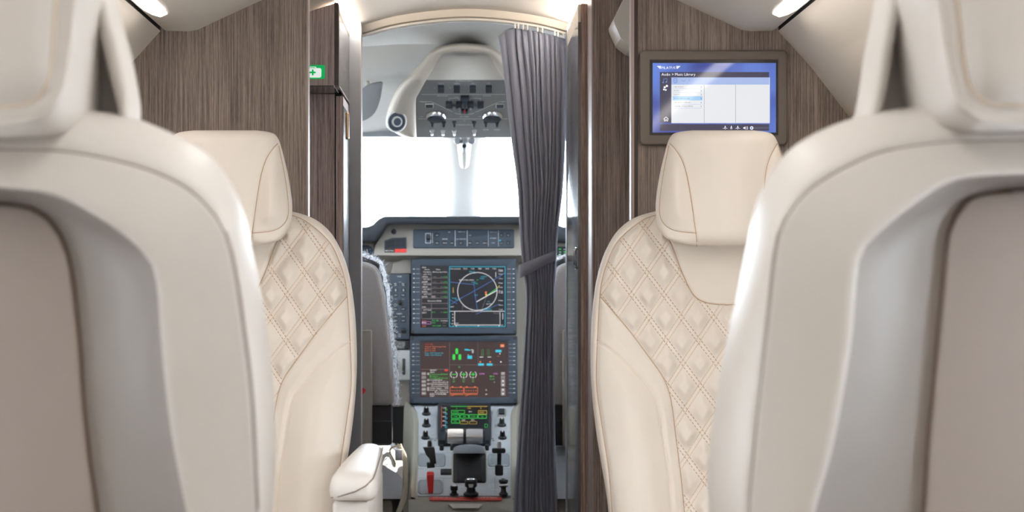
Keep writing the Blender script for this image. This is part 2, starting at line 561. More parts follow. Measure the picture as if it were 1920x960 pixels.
def side_wall(sd):
    ys = [Y_AFT]
    for wy in WIN_Y: ys += [wy - 0.165, wy + 0.165]
    ys.append(Y_BULK)
    mb = MB()
    for i in range(len(SIDE) - 1):
        for j in range(len(ys) - 1):
            if i == 4 and j % 2 == 1: continue
            (xa, za), (xb, zb) = SIDE[i], SIDE[i + 1]
            ya, yb = ys[j], ys[j + 1]
            mb.add([(sd * xa, ya, za), (sd * xa, yb, za), (sd * xb, yb, zb), (sd * xb, ya, zb)], [(0, 1, 2, 3)])
    nm = 'wall_left' if sd < 0 else 'wall_right'
    w = mb.build(nm, 'headliner', fix=False)
    tag(w, ('cream padded cabin sidewall on the side of the first aid sign' if sd < 0 else 'cream padded cabin sidewall beside the wall monitor'), 'wall', kind='structure')
    for p in w.data.polygons: p.use_smooth = False
    for k, wy in enumerate(WIN_Y):
        x = sd * 0.838
        fr = MB()
        outer = [(wy - 0.166, 0.854), (wy + 0.166, 0.854), (wy + 0.166, 1.126), (wy - 0.166, 1.126)]
        inn = rrect(wy - 0.135, 0.875, wy + 0.135, 1.105, 0.07, 6)
        n = len(inn)
        def onrect(y, z):
            dy, dz = y - wy, z - 0.99
            k = max(abs(dy) / 0.166, abs(dz) / 0.136); return (wy + dy / k, 0.99 + dz / k)
        rows = [[(x, *onrect(*q)) for q in inn], [(x - sd * 0.006, *q) for q in [(wy + (a - wy) * 1.08, 0.99 + (b - 0.99) * 1.08) for a, b in inn]],
                [(x, *q) for q in inn], [(x + sd * 0.04, wy + (q[0] - wy) * 0.96, 0.99 + (q[1] - 0.99) * 0.96) for q in inn]]
        fr.grid(rows, True)
        f = fr.build('window_%d' % (k + 1 + (10 if sd > 0 else 0)), 'headliner', smooth='auto')
        tag(f, 'oval cabin window frame in the %s sidewall' % ('first aid sign side' if sd < 0 else 'monitor side'), 'window', kind='structure')
        pn = MB().prism([(x + sd * 0.035, wy + (a - wy) * 0.99, 0.99 + (b - 0.99) * 0.99) for a, b in inn], (sd * 0.003, 0, 0))
        pn.build('pane', 'pane', f)
        cl = ADDED_SHADE[sd][k]
        if cl > 0:  # blind added to hold back daylight from an unseen window
            zb = 1.105 - 0.23 * cl
            pts = []
            nz = max(2, int(24 * cl))
            for q in range(nz + 1):
                pts.append((0.022 + 0.004 * (q % 2), 1.108 + (zb - 0.003 - 1.108) * q / nz))
            sh = MB(); sh.grid([[(x + sd * d, wy + e, z) for d, z in pts] for e in (-0.137, 0.137)])
            sh.build('added_panel', 'added_shade_cloth', f, fix=False)
side_wall(-1); side_wall(1)

mb = MB()
prof = [(-x, z) for x, z in CEIL] + [(x, z) for x, z in reversed(CEIL[:-1])]
prof = [tuple(p) for p in catmull(prof, 6)]
mb.grid([[(x, y, z) for x, z in prof] for y in (Y_AFT, Y_BULK)])
tag(mb.build('ceiling', 'headliner', smooth=True, fix=False), 'cream curved cabin ceiling liner over the aisle', 'ceiling', kind='structure')
MBb = MB().box((-0.9, Y_AFT - 0.05, 0), (0.9, Y_AFT, 1.7))
tag(MBb.build('wall_back', 'wood'), 'wood veneer bulkhead closing the aft end of the cabin', 'wall', kind='structure')

# service channels with their light lenses, left and right of the ceiling
for sd in (-1, 1):
    mb = MB()
    pr = [(sd * x, z) for x, z in PSU]
    mb.grid([[(x, y, z) for x, z in pr] for y in (Y_AFT, 1.2, Y_BULK)])
    t = mb.build('trim_%d' % (1 if sd < 0 else 2), 'psu_grey', smooth='auto', fix=False)
    tag(t, 'pale grey overhead service channel on the %s side' % ('first aid sign' if sd < 0 else 'monitor'), 'trim', kind='structure')
    g = MB()
    g.grid([[(sd * 0.580, y, 1.4865), (sd * 0.5795, y, 1.52), (sd * 0.571, y, 1.52), (sd * 0.571, y, 1.4885)] for y in (Y_AFT, Y_BULK)])
    g.build('gap', 'gap_black', t, fix=False)
    ln = MB()
    x0, x1, ye = 0.527, 0.564, 3.40
    pts = []
    out = [(x0, 0.35), (x1, 0.35), (x1, ye - 0.09), (x1 - 0.006, ye - 0.03), (x1 - 0.016, ye), (x0 + 0.004, ye - 0.035), (x0, ye - 0.10)]
    ln.prism([(sd * a, b, 1.4845) for a, b in out], (0, 0, 0.003))
    l = ln.build('ceiling_light', 'led_warm')
    tag(l, 'long glowing white light lens in the overhead channel on the %s side' % ('first aid sign' if sd < 0 else 'monitor'), 'light', 'overhead light lenses')

t = thing('aisle_fill_light', 'long slim light strip added unseen above the aisle to brighten the rear cabin', 'light', (0, 0.5, 1.655))  # unseen strip, added to lift the brightness of the rear seats
MB().rbox((-0.034, -1.92, 1.648), (0.034, 2.92, 1.668), 0.004, 2).build('frame', 'rail_white', t, 'auto')
MB().rbox((-0.025, -1.90, 1.645), (0.025, 2.90, 1.655), 0.003, 2).build('lens', 'led_fill', t, 'auto')

# ---------------------------------------------------------------- forward bulkhead panels
def panel_poly(x0, x1, z1, Y, th, name, material, label, kindname='wall'):
    o = MB().box((x0, Y, 0), (x1, Y + th, z1)).build(name, material)
    return tag(o, label, kindname, kind='structure')
XL = P(577, 0, 3.6).x
XR = P(1184, 0, 3.6).x
wl = panel_poly(-0.9, XL, 1.70, 3.6, 0.03, 'wall_front_left', 'wood', 'dark wood veneer bulkhead without a screen behind the cream seat')
wr = panel_poly(XR, 0.9, 1.70, 3.6, 0.03, 'wall_front_right', 'wood', 'dark wood veneer bulkhead carrying the wall monitor')
MB().box((XL - 0.0018, 3.598, 0), (XL + 0.0012, 3.632, 1.70)).build('edge_trim', 'trim_metal', wl)
MB().box((XR - 0.001, 3.597, 0), (XR + 0.005, 3.632, 1.70)).build('edge_trim', 'trim_metal', wr)
MB().box((XR + 0.005, 3.5985, 0), (XR + 0.012, 3.60, 1.70)).build('edge_band', 'edge_dark', wr)

# corridor ceiling, arch header and hull between bulkhead and cockpit
CPROF = [(-0.86, 1.20), (-0.60, 1.45), (-0.45, 1.535), (-0.33, 1.588), (-0.25, 1.612), (-0.15, 1.638), (0, 1.652),
         (0.15, 1.638), (0.25, 1.612), (0.33, 1.585), (0.45, 1.53), (0.60, 1.45), (0.86, 1.20)]
cp = [tuple(p) for p in catmull(CPROF, 5)]
mb = MB()
mb.grid([[(x, y, z) for x, z in cp] for y in (3.603, 4.455)])
mb.grid([[(x, 3.603, z + dz) for x, z in cp if abs(x) < 0.34] for dz in (0.2, 0.0)])
for sd in (-1, 1):
    o = MB().add([(sd * 0.86, 3.61, 0), (sd * 0.86, 4.455, 0), (sd * 0.86, 4.455, 1.2), (sd * 0.86, 3.61, 1.2)], [(0, 1, 2, 3)]).build('wall_left' if sd < 0 else 'wall_right', 'headliner', fix=False)
    tag(o, 'cream side lining of the passage behind the %s' % ('galley cabinet' if sd < 0 else 'wardrobe'), 'wall', kind='structure')
tag(mb.build('ceiling', 'headliner', smooth='auto', fix=False), 'cream arched ceiling of the passage between cabin and cockpit', 'ceiling', kind='structure')
mb = MB()
mb.grid([[(x, y, z - dz) for x, z in cp] for y, dz in ((4.44, -0.002), (4.448, 0.016), (4.47, 0.021), (4.49, 0.021))])
tag(mb.build('trim_3', 'headliner', smooth='auto', fix=False), 'cream arched header band above the cockpit opening', 'trim', kind='structure')

# ---------------------------------------------------------------- left galley cabinets
XA = -0.2705
uc = thing('overhead_cabinet', 'short dark wood overhead cabinet with the green first aid sign', 'cabinet', (-0.45, 4.19, 1.428))
body = MB()
def cab_top(x): return float(np.interp(x, [p[0] for p in cp], [p[1] for p in cp])) - 0.006
xs = np.linspace(-0.58, XA - 0.009, 8)
body.prism([(x, 4.0, cab_top(x)) for x in xs] + [(XA - 0.009, 4.0, 1.428), (-0.58, 4.0, 1.428)], (0, 0.385, 0))
body.build('body', 'wood_red', uc)
MB().prism([(XA - 0.009, 4.0, cab_top(XA)), (XA, 4.003, cab_top(XA)), (XA, 4.003, 1.428), (XA - 0.009, 4.0, 1.428)], (0, 0.02, 0)).build('corner_strip', 'edge_dark', uc)
MB().box((XA - 0.009, 4.02, 1.428), (XA, 4.385, cab_top(XA) - 0.02)).build('side_panel', 'gloss_grey', uc)
MB().box((XA - 0.008, 4.02, cab_top(XA) - 0.02), (XA + 0.0005, 4.385, cab_top(XA) - 0.001)).build('cove_strip', 'headliner', uc)
MB().box((-0.57, 4.005, 1.4265), (XA - 0.010, 4.152, 1.4285)).build('underside', 'gloss_steel', uc)
MB().box((XA - 0.002, 4.02, 1.4262), (XA + 0.001, 4.385, 1.4295)).build('edge_lip', 'trim_metal', uc)
cl = MB().box((XA - 0.003, 4.02, cab_top(XA) - 0.0005), (XA + 0.003, 4.40, cab_top(XA) + 0.0045)).build('cove_light', 'led_cove')
tag(cl, 'thin glowing cove light strip along the top of the galley cabinet', 'light', 'cove light strips')

lc = thing('galley_cabinet', 'tall dark wood galley cabinet standing under the overhead cabinet', 'cabinet', (-0.45, 4.27, 0))
x627 = P(627.5, 0, 4.16).x; x630 = P(630, 0, 4.16).x; x643 = P(643.5, 0, 4.16).x
MB().box((-0.58, 4.162, 0.005), (x643 - 0.004, 4.385, 1.4255)).build('body', 'gap_black', lc)
MB().box((-0.58, 4.155, 0.02), (x627, 4.17, 1.4255)).build('door', 'wood_red', lc)
d2 = MB().box((x630, 4.157, 0.02), (x643, 4.38, 1.421)).build('side_door', 'wood_red', lc)
MB().box((x643, 4.158, 0.02), (XA + 0.001, 4.384, 1.40)).build('side_panel', 'gloss_steel', lc)
hd = MB().rbox((XA - 0.001, 4.24, 1.335), (XA + 0.0075, 4.265, 1.395), 0.004)
hd.build('handle', 'bronze', lc)

# right partition
XB = 0.2285
pr_ = thing('partition', 'narrow wood edged partition with glossy grey aisle face beside the curtain', 'partition', (0.243, 4.2, 0))
MB().box((XB + 0.006, 4.0, 0.0), (XB + 0.0165, 4.40, 1.598)).build('wood_edge', 'wood_pale', pr_)
MB().box((XB + 0.0165, 4.003, 0.0), (0.2555, 4.40, 1.598)).build('dark_edge', 'wood_red', pr_)
MB().box((XB + 0.0, 4.002, 0.0), (XB + 0.006, 4.40, 1.56)).build('gloss_panel', 'gloss_grey', pr_)
MB().box((XB + 0.0005, 4.006, 1.56), (XB + 0.006, 4.40, 1.598)).build('cove_strip', 'headliner', pr_)
z0, z1 = P(0, 503, 4.06).z, P(0, 466, 4.06).z
hmb = MB().tube([(XB - 0.0005, 4.035, z0), (XB - 0.006, 4.035, z0 + 0.006), (XB - 0.006, 4.035, z1 - 0.006), (XB - 0.0005, 4.035, z1), (XB - 0.0005, 4.075, z1 + 0.002), (XB - 0.0005, 4.075, z0 - 0.002), (XB - 0.0005, 4.035, z0)], 0.0016, 6)
hmb.build('handle', 'chrome', pr_, True)
cl = MB().box((XB + 0.0, 4.01, 1.5985), (XB + 0.006, 4.40, 1.6035)).build('cove_light', 'led_cove')
tag(cl, 'thin glowing cove light strip on top of the partition by the curtain', 'light', 'cove light strips')

mb = MB()
xs = np.linspace(P(1110, 0, 3.85).x, 0.7, 10)
mb.prism([(x, 3.85, cab_top(x) - (0.004 if x > 0.28 else 0)) for x in xs] + [(0.7, 3.85, 0), (xs[0], 3.85, 0)], (0, 0.14, 0))
wp = thing('wardrobe', 'tall dark wood wardrobe standing behind the monitor bulkhead', 'cabinet', (0.45, 3.92, 0))
mb.build('body', 'wood_mid', wp)
MB().box((xs[0] - 0.0008, 3.8485, 0), (xs[0] + 0.0022, 3.8502, 1.59)).build('edge_strip', 'trim_metal', wp)
bk = MB().box((0.2565, 4.01, 0), (0.55, 4.06, 1.45)).build('back_panel', 'gap_black', wp)  # black backing added to make the slot by the partition dark
# channel end seen in the opening
tr = MB().prism([P(a, b, 3.70) for a, b in [(1175, -12), (1151, 36), (1152, 44), (1164, 71), (1170, 77), (1184, 88), (1215, 98), (1215, -12)]], (0, 0.135, 0)).build('trim_4', 'psu_grey')
tag(tr, 'pale faceted end of the overhead channel above the wardrobe', 'trim', kind='structure')

# door posts of the cockpit opening
lp = MB().box((P(655, 0, 4.385).x, 4.386, 0), (P(676.5, 0, 4.386).x, 4.455, 1.613)).build('trim_5', 'post_dark')
tag(lp, 'dark grey door post at the cockpit opening beside the galley cabinet', 'trim', kind='structure')
MB().box((P(675.6, 0, 4.386).x, 4.3855, 0), (P(677.2, 0, 4.386).x, 4.389, 1.605)).build('edge_trim', 'trim_metal', lp)
rp = MB().box((XB - 0.001, 4.401, 0), (0.29, 4.455, 1.60)).build('trim_6', 'post_dark')
tag(rp, 'dark grey door post at the cockpit opening behind the curtain', 'trim', kind='structure')
for sd in (-1, 1):
    x0 = -0.86 if sd < 0 else 0.29; x1 = P(655, 0, 4.386).x if sd < 0 else 0.86
    o = MB().box((x0, 4.42, 0), (x1, 4.455, 1.50)).build('wall_front', 'post_dark')
    tag(o, 'dark divider wall closing the cockpit %s' % ('behind the galley cabinet' if sd < 0 else 'behind the wardrobe'), 'wall', kind='structure')

# ---------------------------------------------------------------- cockpit shell
def cprofile(t):
    """t 0 at the opening, 1 at the windshield frame: points from floor left over the top to floor right"""
    zc = float(np.interp(t, [0, 0.08, 0.5, 1.0], [1.632, 1.655, 1.655, 1.473]))
    w = 0.84 + (0.70 - 0.84) * t
    zs = 1.02 + (1.10 - 1.02) * t
    pts = [(-w, 0.0), (-w, 0.6), (-w, zs)]
    for k in range(1, 32):
        a = math.pi * (1 - k / 32)
        ca, sa = math.cos(a), math.sin(a)
        e = 0.62 + 0.0 * t
        pts.append((w * math.copysign(abs(ca) ** e, ca) if abs(ca) > 1e-9 else 0.0, zs + (zc - zs) * abs(sa) ** (e + 0.1)))
    pts += [(w, zs), (w, 0.6), (w, 0.0)]
    return pts
Y0c, Y1c = 4.456, 5.72
stat = [0.0, 0.08, 0.3, 0.5, 0.73, 0.86, 1.0]
rows = [[(x, Y0c + (Y1c - Y0c) * t, z) for x, z in cprofile(t)] for t in stat]
mb = MB()
n = len(rows[0])
for i in range(len(rows) - 1):
    for j in range(n - 1):
        right_win = (i == 3) and (28 <= j <= 30)
        left_win = (i == 3) and (5 <= j <= 7)
        if right_win or left_win: continue
        mb.add([rows[i][j], rows[i][j + 1], rows[i + 1][j + 1], rows[i + 1][j]], [(0, 1, 2, 3)])
tag(mb.build('ceiling', 'cockpit_liner', smooth='auto', fix=False), 'grey fabric lined cockpit ceiling and sides', 'ceiling', kind='structure')
for nm, rngj, lab in (('window_20', range(5, 8), 'cockpit side window on the galley side'), ('window_21', range(28, 31), 'cockpit side window on the curtain side')):
    mb = MB()
    for i in (3,):
        for j in rngj:
            mb.add([rows[i][j], rows[i][j + 1], rows[i + 1][j + 1], rows[i + 1][j]], [(0, 1, 2, 3)])
    tag(mb.build(nm, 'pane', fix=False), lab, 'window', kind='structure')

# windshield: two panes sloping forward, posts, frame
YT, ZT = 5.72, P(0, 257.5, 5.72).z
YB, ZB = 6.30, 1.165
def wsp(x, t): return (x * (1 - 0.04 * t), YT + (YB - YT) * t, ZT + (ZB - ZT) * t)
xl0, xl1 = P(676, 0, 5.9).x - 0.36, P(838, 0, 5.9).x
xr0, xr1 = P(901, 0, 5.9).x, 0.66
for nm, a, b, lab in (('window_22', xl0, xl1, 'large bright windshield pane on the galley side of the post'), ('window_23', xr0, xr1, 'large bright windshield pane on the curtain side of the post')):
    mb = MB()
    mb.grid([[wsp(a, 0), wsp(b, 0)], [wsp(a, 1), wsp(b, 1)]])
    tag(mb.build(nm, 'pane', fix=False), lab, 'window', kind='structure')
hb = MB()
hb.prism([(-0.70, YT - 0.02, ZT), (0.70, YT - 0.02, ZT), (0.70, YT - 0.02, ZT + 0.05), (-0.70, YT - 0.02, ZT + 0.05)], (0, 0.04, 0))
tag(hb.build('trim_7', 'cockpit_recess'), 'dark frame bar along the top of the windshield', 'trim', kind='structure')
# centre post
mb = MB()
def postrow(py, Y, xa, xb, d):
    c = (xa + xb) / 2; w = (xb - xa) / 2
    out = []
    for k in range(13):
        a = math.pi * k / 12
        out.append(P(c - w * math.cos(a), py, Y) + Vector((0, -d * math.sin(a) ** 0.7, 0)))
    return out
mb.grid([postrow(250, 5.68, 820, 922, 0.05), postrow(262, 5.69, 832, 908, 0.05), postrow(275, 5.70, 836, 904.5, 0.05), postrow(340, 5.86, 837, 902, 0.05), postrow(412, 6.1, 836, 902, 0.05), postrow(440, 6.2, 836, 902, 0.05)])
tag(mb.build('trim_8', 'cockpit_pale', smooth=True), 'pale rounded windshield centre post', 'trim', kind='structure')
# nose below the windshield
mb = MB().box((-0.75, 6.28, 0.0), (0.75, 6.34, 1.18))
tag(mb.build('wall_front', 'black_soft'), 'dark nose bulkhead behind the instrument panel', 'wall', kind='structure')
for sd in (-1, 1):
    mb = MB().add([(sd * 0.70, 5.72, 0), (sd * 0.70, 6.3, 0), (sd * 0.66, 6.3, 1.17), (sd * 0.70, 5.72, 1.12)], [(0, 1, 2, 3)])
    tag(mb.build('wall_front', 'cockpit_liner', fix=False), 'lining below the windshield on the %s side' % ('galley' if sd < 0 else 'curtain'), 'wall', kind='structure')

# ================================================================== CABIN SEATS FACING THE CAMERA
SA, SB = 2.933, 0.35                       # seat-back plane: Y = SA + SB * z (reclined)
def SP(px, py, dy=0.0):
    k = (CY - py) / F
    Y = (SA + dy + SB) / (1 - SB * k)
    return (CAMX + (px - CX) / F * Y, CAMZ + k * Y)
XC_R = SP(1363, 560)[0]
XC_L = SP(413, 560)[0]

def cushion(name, material, parent, hw_z, hw_w, xc, Yf, Yb, rows, cols, zs=None):
    """closed cushion: front and back sheets over scanlines; hw = half width by height"""
    zt, zb = hw_z[0], hw_z[-1]
    u = np.linspace(0, 1, rows)
    z = zt + (zb - zt) * u
    w = np.interp(-z, -np.asarray(hw_z), np.asarray(hw_w))
    s = np.linspace(-1, 1, cols)
    X = xc + w[:, None] * s[None, :]
    Z = np.repeat(z[:, None], cols, 1)
    out = np.concatenate([np.stack([xc - w, z], 1), np.stack([xc + w, z], 1)[::-1]])
    out = np.concatenate([out, out[:1]])
    st = max(1, rows // 90)
    o2 = np.concatenate([out[:rows][::st], out[rows - 1:rows], out[rows:2 * rows][::st], out[:1]])
    D = dist_poly(X, Z, o2)
    D[0, :] = 0; D[-1, :] = 0; D[:, 0] = 0; D[:, -1] = 0
    YF = Yf(X, Z, D)
    mb = MB()
    n = cols
    V = np.stack([X, YF, Z], 2).reshape(-1, 3)
    idx = np.arange(rows * cols).reshape(rows, cols)
    fs = np.stack([idx[:-1, :-1], idx[1:, :-1], idx[1:, 1:], idx[:-1, 1:]], 2).reshape(-1, 4)
    mb.v = [tuple(p) for p in V]
    mb.f = [tuple(f) for f in fs.tolist()]
    # back sheet, coarser, same border depth
    r2 = np.unique(np.r_[np.arange(0, rows, 6), rows - 1]); c2 = np.unique(np.r_[np.arange(0, cols, 6), cols - 1])
    X2, Z2, D2 = X[np.ix_(r2, c2)], Z[np.ix_(r2, c2)], D[np.ix_(r2, c2)]
    YB2 = np.maximum(Yb(X2, Z2, D2), YF[np.ix_(r2, c2)])
    YB2[0, :] = YF[0, c2]; YB2[-1, :] = YF[-1, c2]; YB2[:, 0] = YF[r2, 0]; YB2[:, -1] = YF[r2, -1]
    mb.grid([[(X2[i, j], YB2[i, j], Z2[i, j]) for j in range(len(c2) - 1, -1, -1)] for i in range(len(r2))])
    return mb.build(name, material, parent, True, fix=False), o2

def rnd(D, R):
    e = np.clip(D / R, 0, 1)
    return R * (1 - np.sqrt(np.clip(1 - (1 - e) ** 2, 0, 1)))

def mirror(poly, xc): return np.stack([2 * xc - np.asarray(poly)[:, 0], np.asarray(poly)[:, 1]], 1)
def seam_px(pts, dy=0.0, per=6): return catmull([SP(a, b, dy) for a, b in pts], per)

OUT = [(1290, 386), (1240, 393), (1195, 406), (1165, 427), (1145, 455), (1128, 495), (1117, 545), (1110, 610), (1108, 690), (1113, 770), (1124, 850),
       (1136, 920), (1143, 980), (1150, 1060), (1155, 1130), (1160, 1180)]
border = seam_px([(1290, 391), (1243, 400), (1204, 414), (1160, 452), (1139, 495), (1130, 525), (1125, 560), (1120, 640), (1118, 720), (1128, 800), (1140, 880), (1147, 960), (1156, 1100), (1160, 1175)])
bolster = seam_px([(1125, 555), (1150, 585), (1180, 621), (1215, 668), (1240, 703), (1253, 732), (1260, 765), (1268, 830), (1276, 890), (1283, 960), (1293, 1080), (1297, 1170)])
second = seam_px([(1119, 640), (1145, 657), (1180, 690), (1212, 724), (1225, 742), (1234, 775), (1243, 830), (1252, 890), (1259, 960), (1270, 1080), (1275, 1170)])
inset_ = seam_px([(1250, 440), (1262, 465), (1275, 500), (1293, 541), (1308, 560), (1330, 569), (1363, 572)])
hz = catmull([SP(a, b) for a, b in OUT], 6)
XC = XC_R
M_ = lambda p: mirror(p, XC)
SEAMS = [border, M_(border), bolster, M_(bolster), inset_, M_(inset_)[::-1]]
QUILT = np.concatenate([bolster, M_(bolster)[::-1], M_(border[:border.shape[0] // 2])[::-1] * [1, 1], border[:1]])
# quilt polygon: bolster seams below, border seams above
bi = int(np.argmin(np.hypot(border[:, 0] - bolster[0, 0], border[:, 1] - bolster[0, 1])))
QUILT = np.concatenate([border[:bi + 1], bolster, M_(bolster)[::-1], M_(border[:bi + 1])[::-1]])
INSET = np.concatenate([inset_, M_(inset_)[::-1]])
A0 = SP(1138, 492); WQ = 61.0 / F * 3.28; SL = 1.38
def lattice(x, z):
    """distances to the two families of quilt lines, in metres"""
    a = (x - A0[0]) + (z - A0[1]) / SL
    b = (x - A0[0]) - (z - A0[1]) / SL - 0.45 * WQ
    k = 1 / math.hypot(1, 1 / SL)
    da = np.abs((a / WQ + 0.5) % 1 - 0.5) * WQ * k
    db = np.abs((b / WQ + 0.5) % 1 - 0.5) * WQ * k
    return da, db
def back_front(X, Z, D):
    Y = SA + SB * Z + rnd(D, 0.032)
    ds = np.full(X.shape, 1e9)
    for s_ in SEAMS: ds = np.minimum(ds, dist_poly(X, Z, s_))
    d2 = np.minimum(dist_poly(X, Z, second), dist_poly(X, Z, M_(second)))
    q = inside(X, Z, QUILT); ins = inside(X, Z, INSET); q &= ~ins
    da, db = lattice(X, Z)
    pil = sstep(0.0018, 0.017, da) * sstep(0.0018, 0.017, db)
    h = np.zeros(X.shape)
    h += np.where(q, 0.012 * pil * sstep(0, 0.010, ds), 0)
    h += np.where(ins, 0.006 * sstep(0, 0.05, ds), 0)
    bol = ~q & ~ins
    h += np.where(bol, 0.012 * sstep(0, 0.045, np.minimum(ds, d2 + 0.006)), 0)
    h += 0.030 * sstep(0.05, 0.20, np.abs(X - XC)) * sstep(0.45, 0.80, 1.55 - Z)      # wings come forward
    h -= 0.0035 * np.exp(-(ds / 0.0025) ** 2) + 0.002 * np.exp(-(d2 / 0.0025) ** 2)
    return Y - h
def back_back(X, Z, D):
    return SA + SB * Z + 0.032 + (0.085 - rnd(D, 0.05) * 1.0)

HOUT = [(1300, 243), (1276, 245.5), (1264, 250), (1257, 260), (1251, 279), (1241, 320), (1234, 362), (1232, 392), (1236, 422), (1246, 441), (1262, 452), (1285, 457), (1310, 460)]
DH = -0.062
hh = catmull([SP(a, b, DH) for a, b in HOUT], 6)
XCH = SP(1363, 350, DH)[0]
wing = seam_px([(1258, 268), (1268, 281), (1279, 300), (1288, 328), (1296, 372), (1302, 415), (1306, 440), (1309, 461)], DH)
rim = seam_px([(1256, 272), (1246, 322), (1240, 362), (1238, 395), (1243, 415), (1256, 428), (1275, 434), (1305, 437)], DH)
def head_front(X, Z, D):
    Y = SA + DH + SB * Z + rnd(D, 0.026)
    ds = np.minimum(dist_poly(X, Z, wing), dist_poly(X, Z, mirror(wing, XCH)))
    dr = np.minimum(dist_poly(X, Z, rim), dist_poly(X, Z, mirror(rim, XCH)))
    mid = np.abs(X - XCH) < np.interp(-Z, -wing[:, 1], XCH - wing[:, 0])
    h = np.where(mid, 0.010 * sstep(0, 0.05, ds), 0.016 * sstep(0, 0.03, ds) * sstep(0, 0.03, dr))
    h -= 0.003 * np.exp(-(ds / 0.002) ** 2) + 0.0018 * np.exp(-(dr / 0.002) ** 2)
    return Y - h
def head_back(X, Z, D):
    return SA + DH + SB * Z + 0.026 + 0.05 - rnd(D, 0.045)

def surf_tube(poly, fn, r, name, material, parent, lift=0.0006, outline=None):
    p = resample(poly, max(8, int(np.linalg.norm(np.diff(poly, axis=0), axis=1).sum() / 0.004)))
    D = dist_poly(p[:, 0], p[:, 1], outline)
    Y = fn(p[:, 0], p[:, 1], D) - lift
    return MB().tube([(a, y, b) for (a, b), y in zip(p, Y)], r, 5).build(name, material, parent, True)

def build_club_seat():
    t = thing('passenger_seat', 'cream quilted leather seat facing aft below the wall monitor', 'seat', (XC, 3.05, 0.0))
    bk, outl = cushion('backrest', 'leather', t, hz[:, 1], XC - hz[:, 0], XC, back_front, back_back, 470, 250)
    hd, ho = cushion('headrest', 'leather', t, hh[:, 1], XCH - hh[:, 0], XCH, head_front, head_back, 130, 150)
    for s_ in (border, M_(border), bolster, M_(bolster)):
        surf_tube(s_, back_front, 0.0009, 'seam', 'seam', bk, 0.0003, outl)
    for s_ in (second, M_(second)):
        surf_tube(s_, back_front, 0.0009, 'seam', 'piping', bk, 0.0004, outl)
    surf_tube(INSET, back_front, 0.0010, 'seam', 'seam', bk, 0.0003, outl)
    for s_ in (wing, mirror(wing, XCH), ):
        surf_tube(s_, head_front, 0.0009, 'seam', 'seam', hd, 0.0003, ho)
    for s_ in (rim, mirror(rim, XCH)):
        surf_tube(s_, head_front, 0.0008, 'seam', 'seam', hd, 0.0003, ho)
    # double rows of stitches along the falling quilt lines, fine ones along the rising lines
    for fam, sgn, nm, mt in ((0, -1, 'stitching', 'seam'), (1, 1, 'stitching', 'seam_pale')):
        A_, B_ = [], []
        dirv = np.array([1, sgn * SL]) / math.hypot(1, SL); nor = np.array([SL, -sgn]) / math.hypot(1, SL)
        for k in range(-12, 14):
            for off in (-0.0032, 0.0032):
                base = np.array(A0) + np.array([(k + 0.45 * fam) * WQ, 0]) + nor * off
                ts = np.arange(-0.75, 0.75, 0.0062 if fam == 0 else 0.0052)
                a = base + ts[:, None] * dirv
                A_.append(a); B_.append(a + dirv * (0.0040 if fam == 0 else 0.0047))
        a = np.concatenate(A_); b = np.concatenate(B_); m = (a + b) / 2
        ok = inside(m[:, 0], m[:, 1], QUILT) & ~inside(m[:, 0], m[:, 1], INSET)
        a, b, m = a[ok], b[ok], m[ok]
        far = np.full(len(a), 0.1)
        ya, yb = back_front(a[:, 0], a[:, 1], far), back_front(b[:, 0], b[:, 1], far)
        d = nor * 0.0007
        mb = MB()
        for (ax, az), (bx, bz), y0, y1 in zip(a, b, ya, yb):
            mb.add([(ax + d[0], y0 - 0.0001, az + d[1]), (ax - d[0], y0 - 0.0001, az - d[1]), (bx - d[0], y1 - 0.0001, bz - d[1]), (bx + d[0], y1 - 0.0001, bz + d[1]),
                    ((ax + bx) / 2, (y0 + y1) / 2 - 0.0010, (az + bz) / 2)], [(0, 1, 4), (1, 2, 4), (2, 3, 4), (3, 0, 4)])
        st = mb.build(nm, mt, bk, fix=False)
        st['kind'] = 'stuff'
    # seat cushion, base, side shells
    MB().rbox((XC - 0.235, 2.60, 0.36), (XC + 0.235, 3.10, 0.50), 0.045, 4).build('seat_cushion', 'leather', t, True)
    MB().rbox((XC - 0.20, 2.70, 0.06), (XC + 0.20, 3.20, 0.37), 0.03, 3).build('base', 'shell_panel', t, 'auto')
    MB().box((XC - 0.15, 2.66, 0.0), (XC - 0.10, 3.25, 0.06)).build('floor_track', 'satin_silver', t)
    MB().box((XC + 0.10, 2.66, 0.0), (XC + 0.15, 3.25, 0.06)).build('floor_track', 'satin_silver', t)
    MB().rbox((XC - 0.19, 3.16, 0.30), (XC + 0.19, 3.26, 0.52), 0.03, 3).build('back_hinge', 'shell_panel', t, 'auto')
    return t
seatR = build_club_seat()
seatL = copy_tree(seatR)
seatL.location.x = XC_L
tag(seatL, 'cream quilted leather seat facing aft with a padded armrest by the galley cabinet', 'seat')

# raised armrest on the aisle side of the left seat
def arm_section(y, xl, xr, zt, zbm, r=0.018):
    pts = []
    for (cx, cz, a0) in ((xr - r, zt - r, 0), (xl + r, zt - r, 90), (xl + r * 0.7, zbm + r * 0.7, 180), (xr - r * 0.7, zbm + r * 0.7, 270)):
        for k in range(5):
            a = math.radians(a0 + 90 * k / 4)
            rr = r if a0 < 180 else r * 0.7
            pts.append((cx + rr * math.cos(a), y, cz + rr * math.sin(a)))
    return pts
mb = MB()
zt = 0.743
secs = [(2.70, 0.016, 0.722, 0.708, 0.006), (2.705, 0.006, 0.731, 0.704, 0.012), (2.72, 0.001, 0.739, 0.703, 0.016), (2.76, 0.0, 0.743, 0.702, 0.018), (2.90, 0.0, 0.744, 0.701, 0.018), (3.10, 0.002, 0.743, 0.700, 0.018), (3.24, 0.004, 0.742, 0.70, 0.018), (3.27, 0.014, 0.734, 0.705, 0.012)]
rows = []
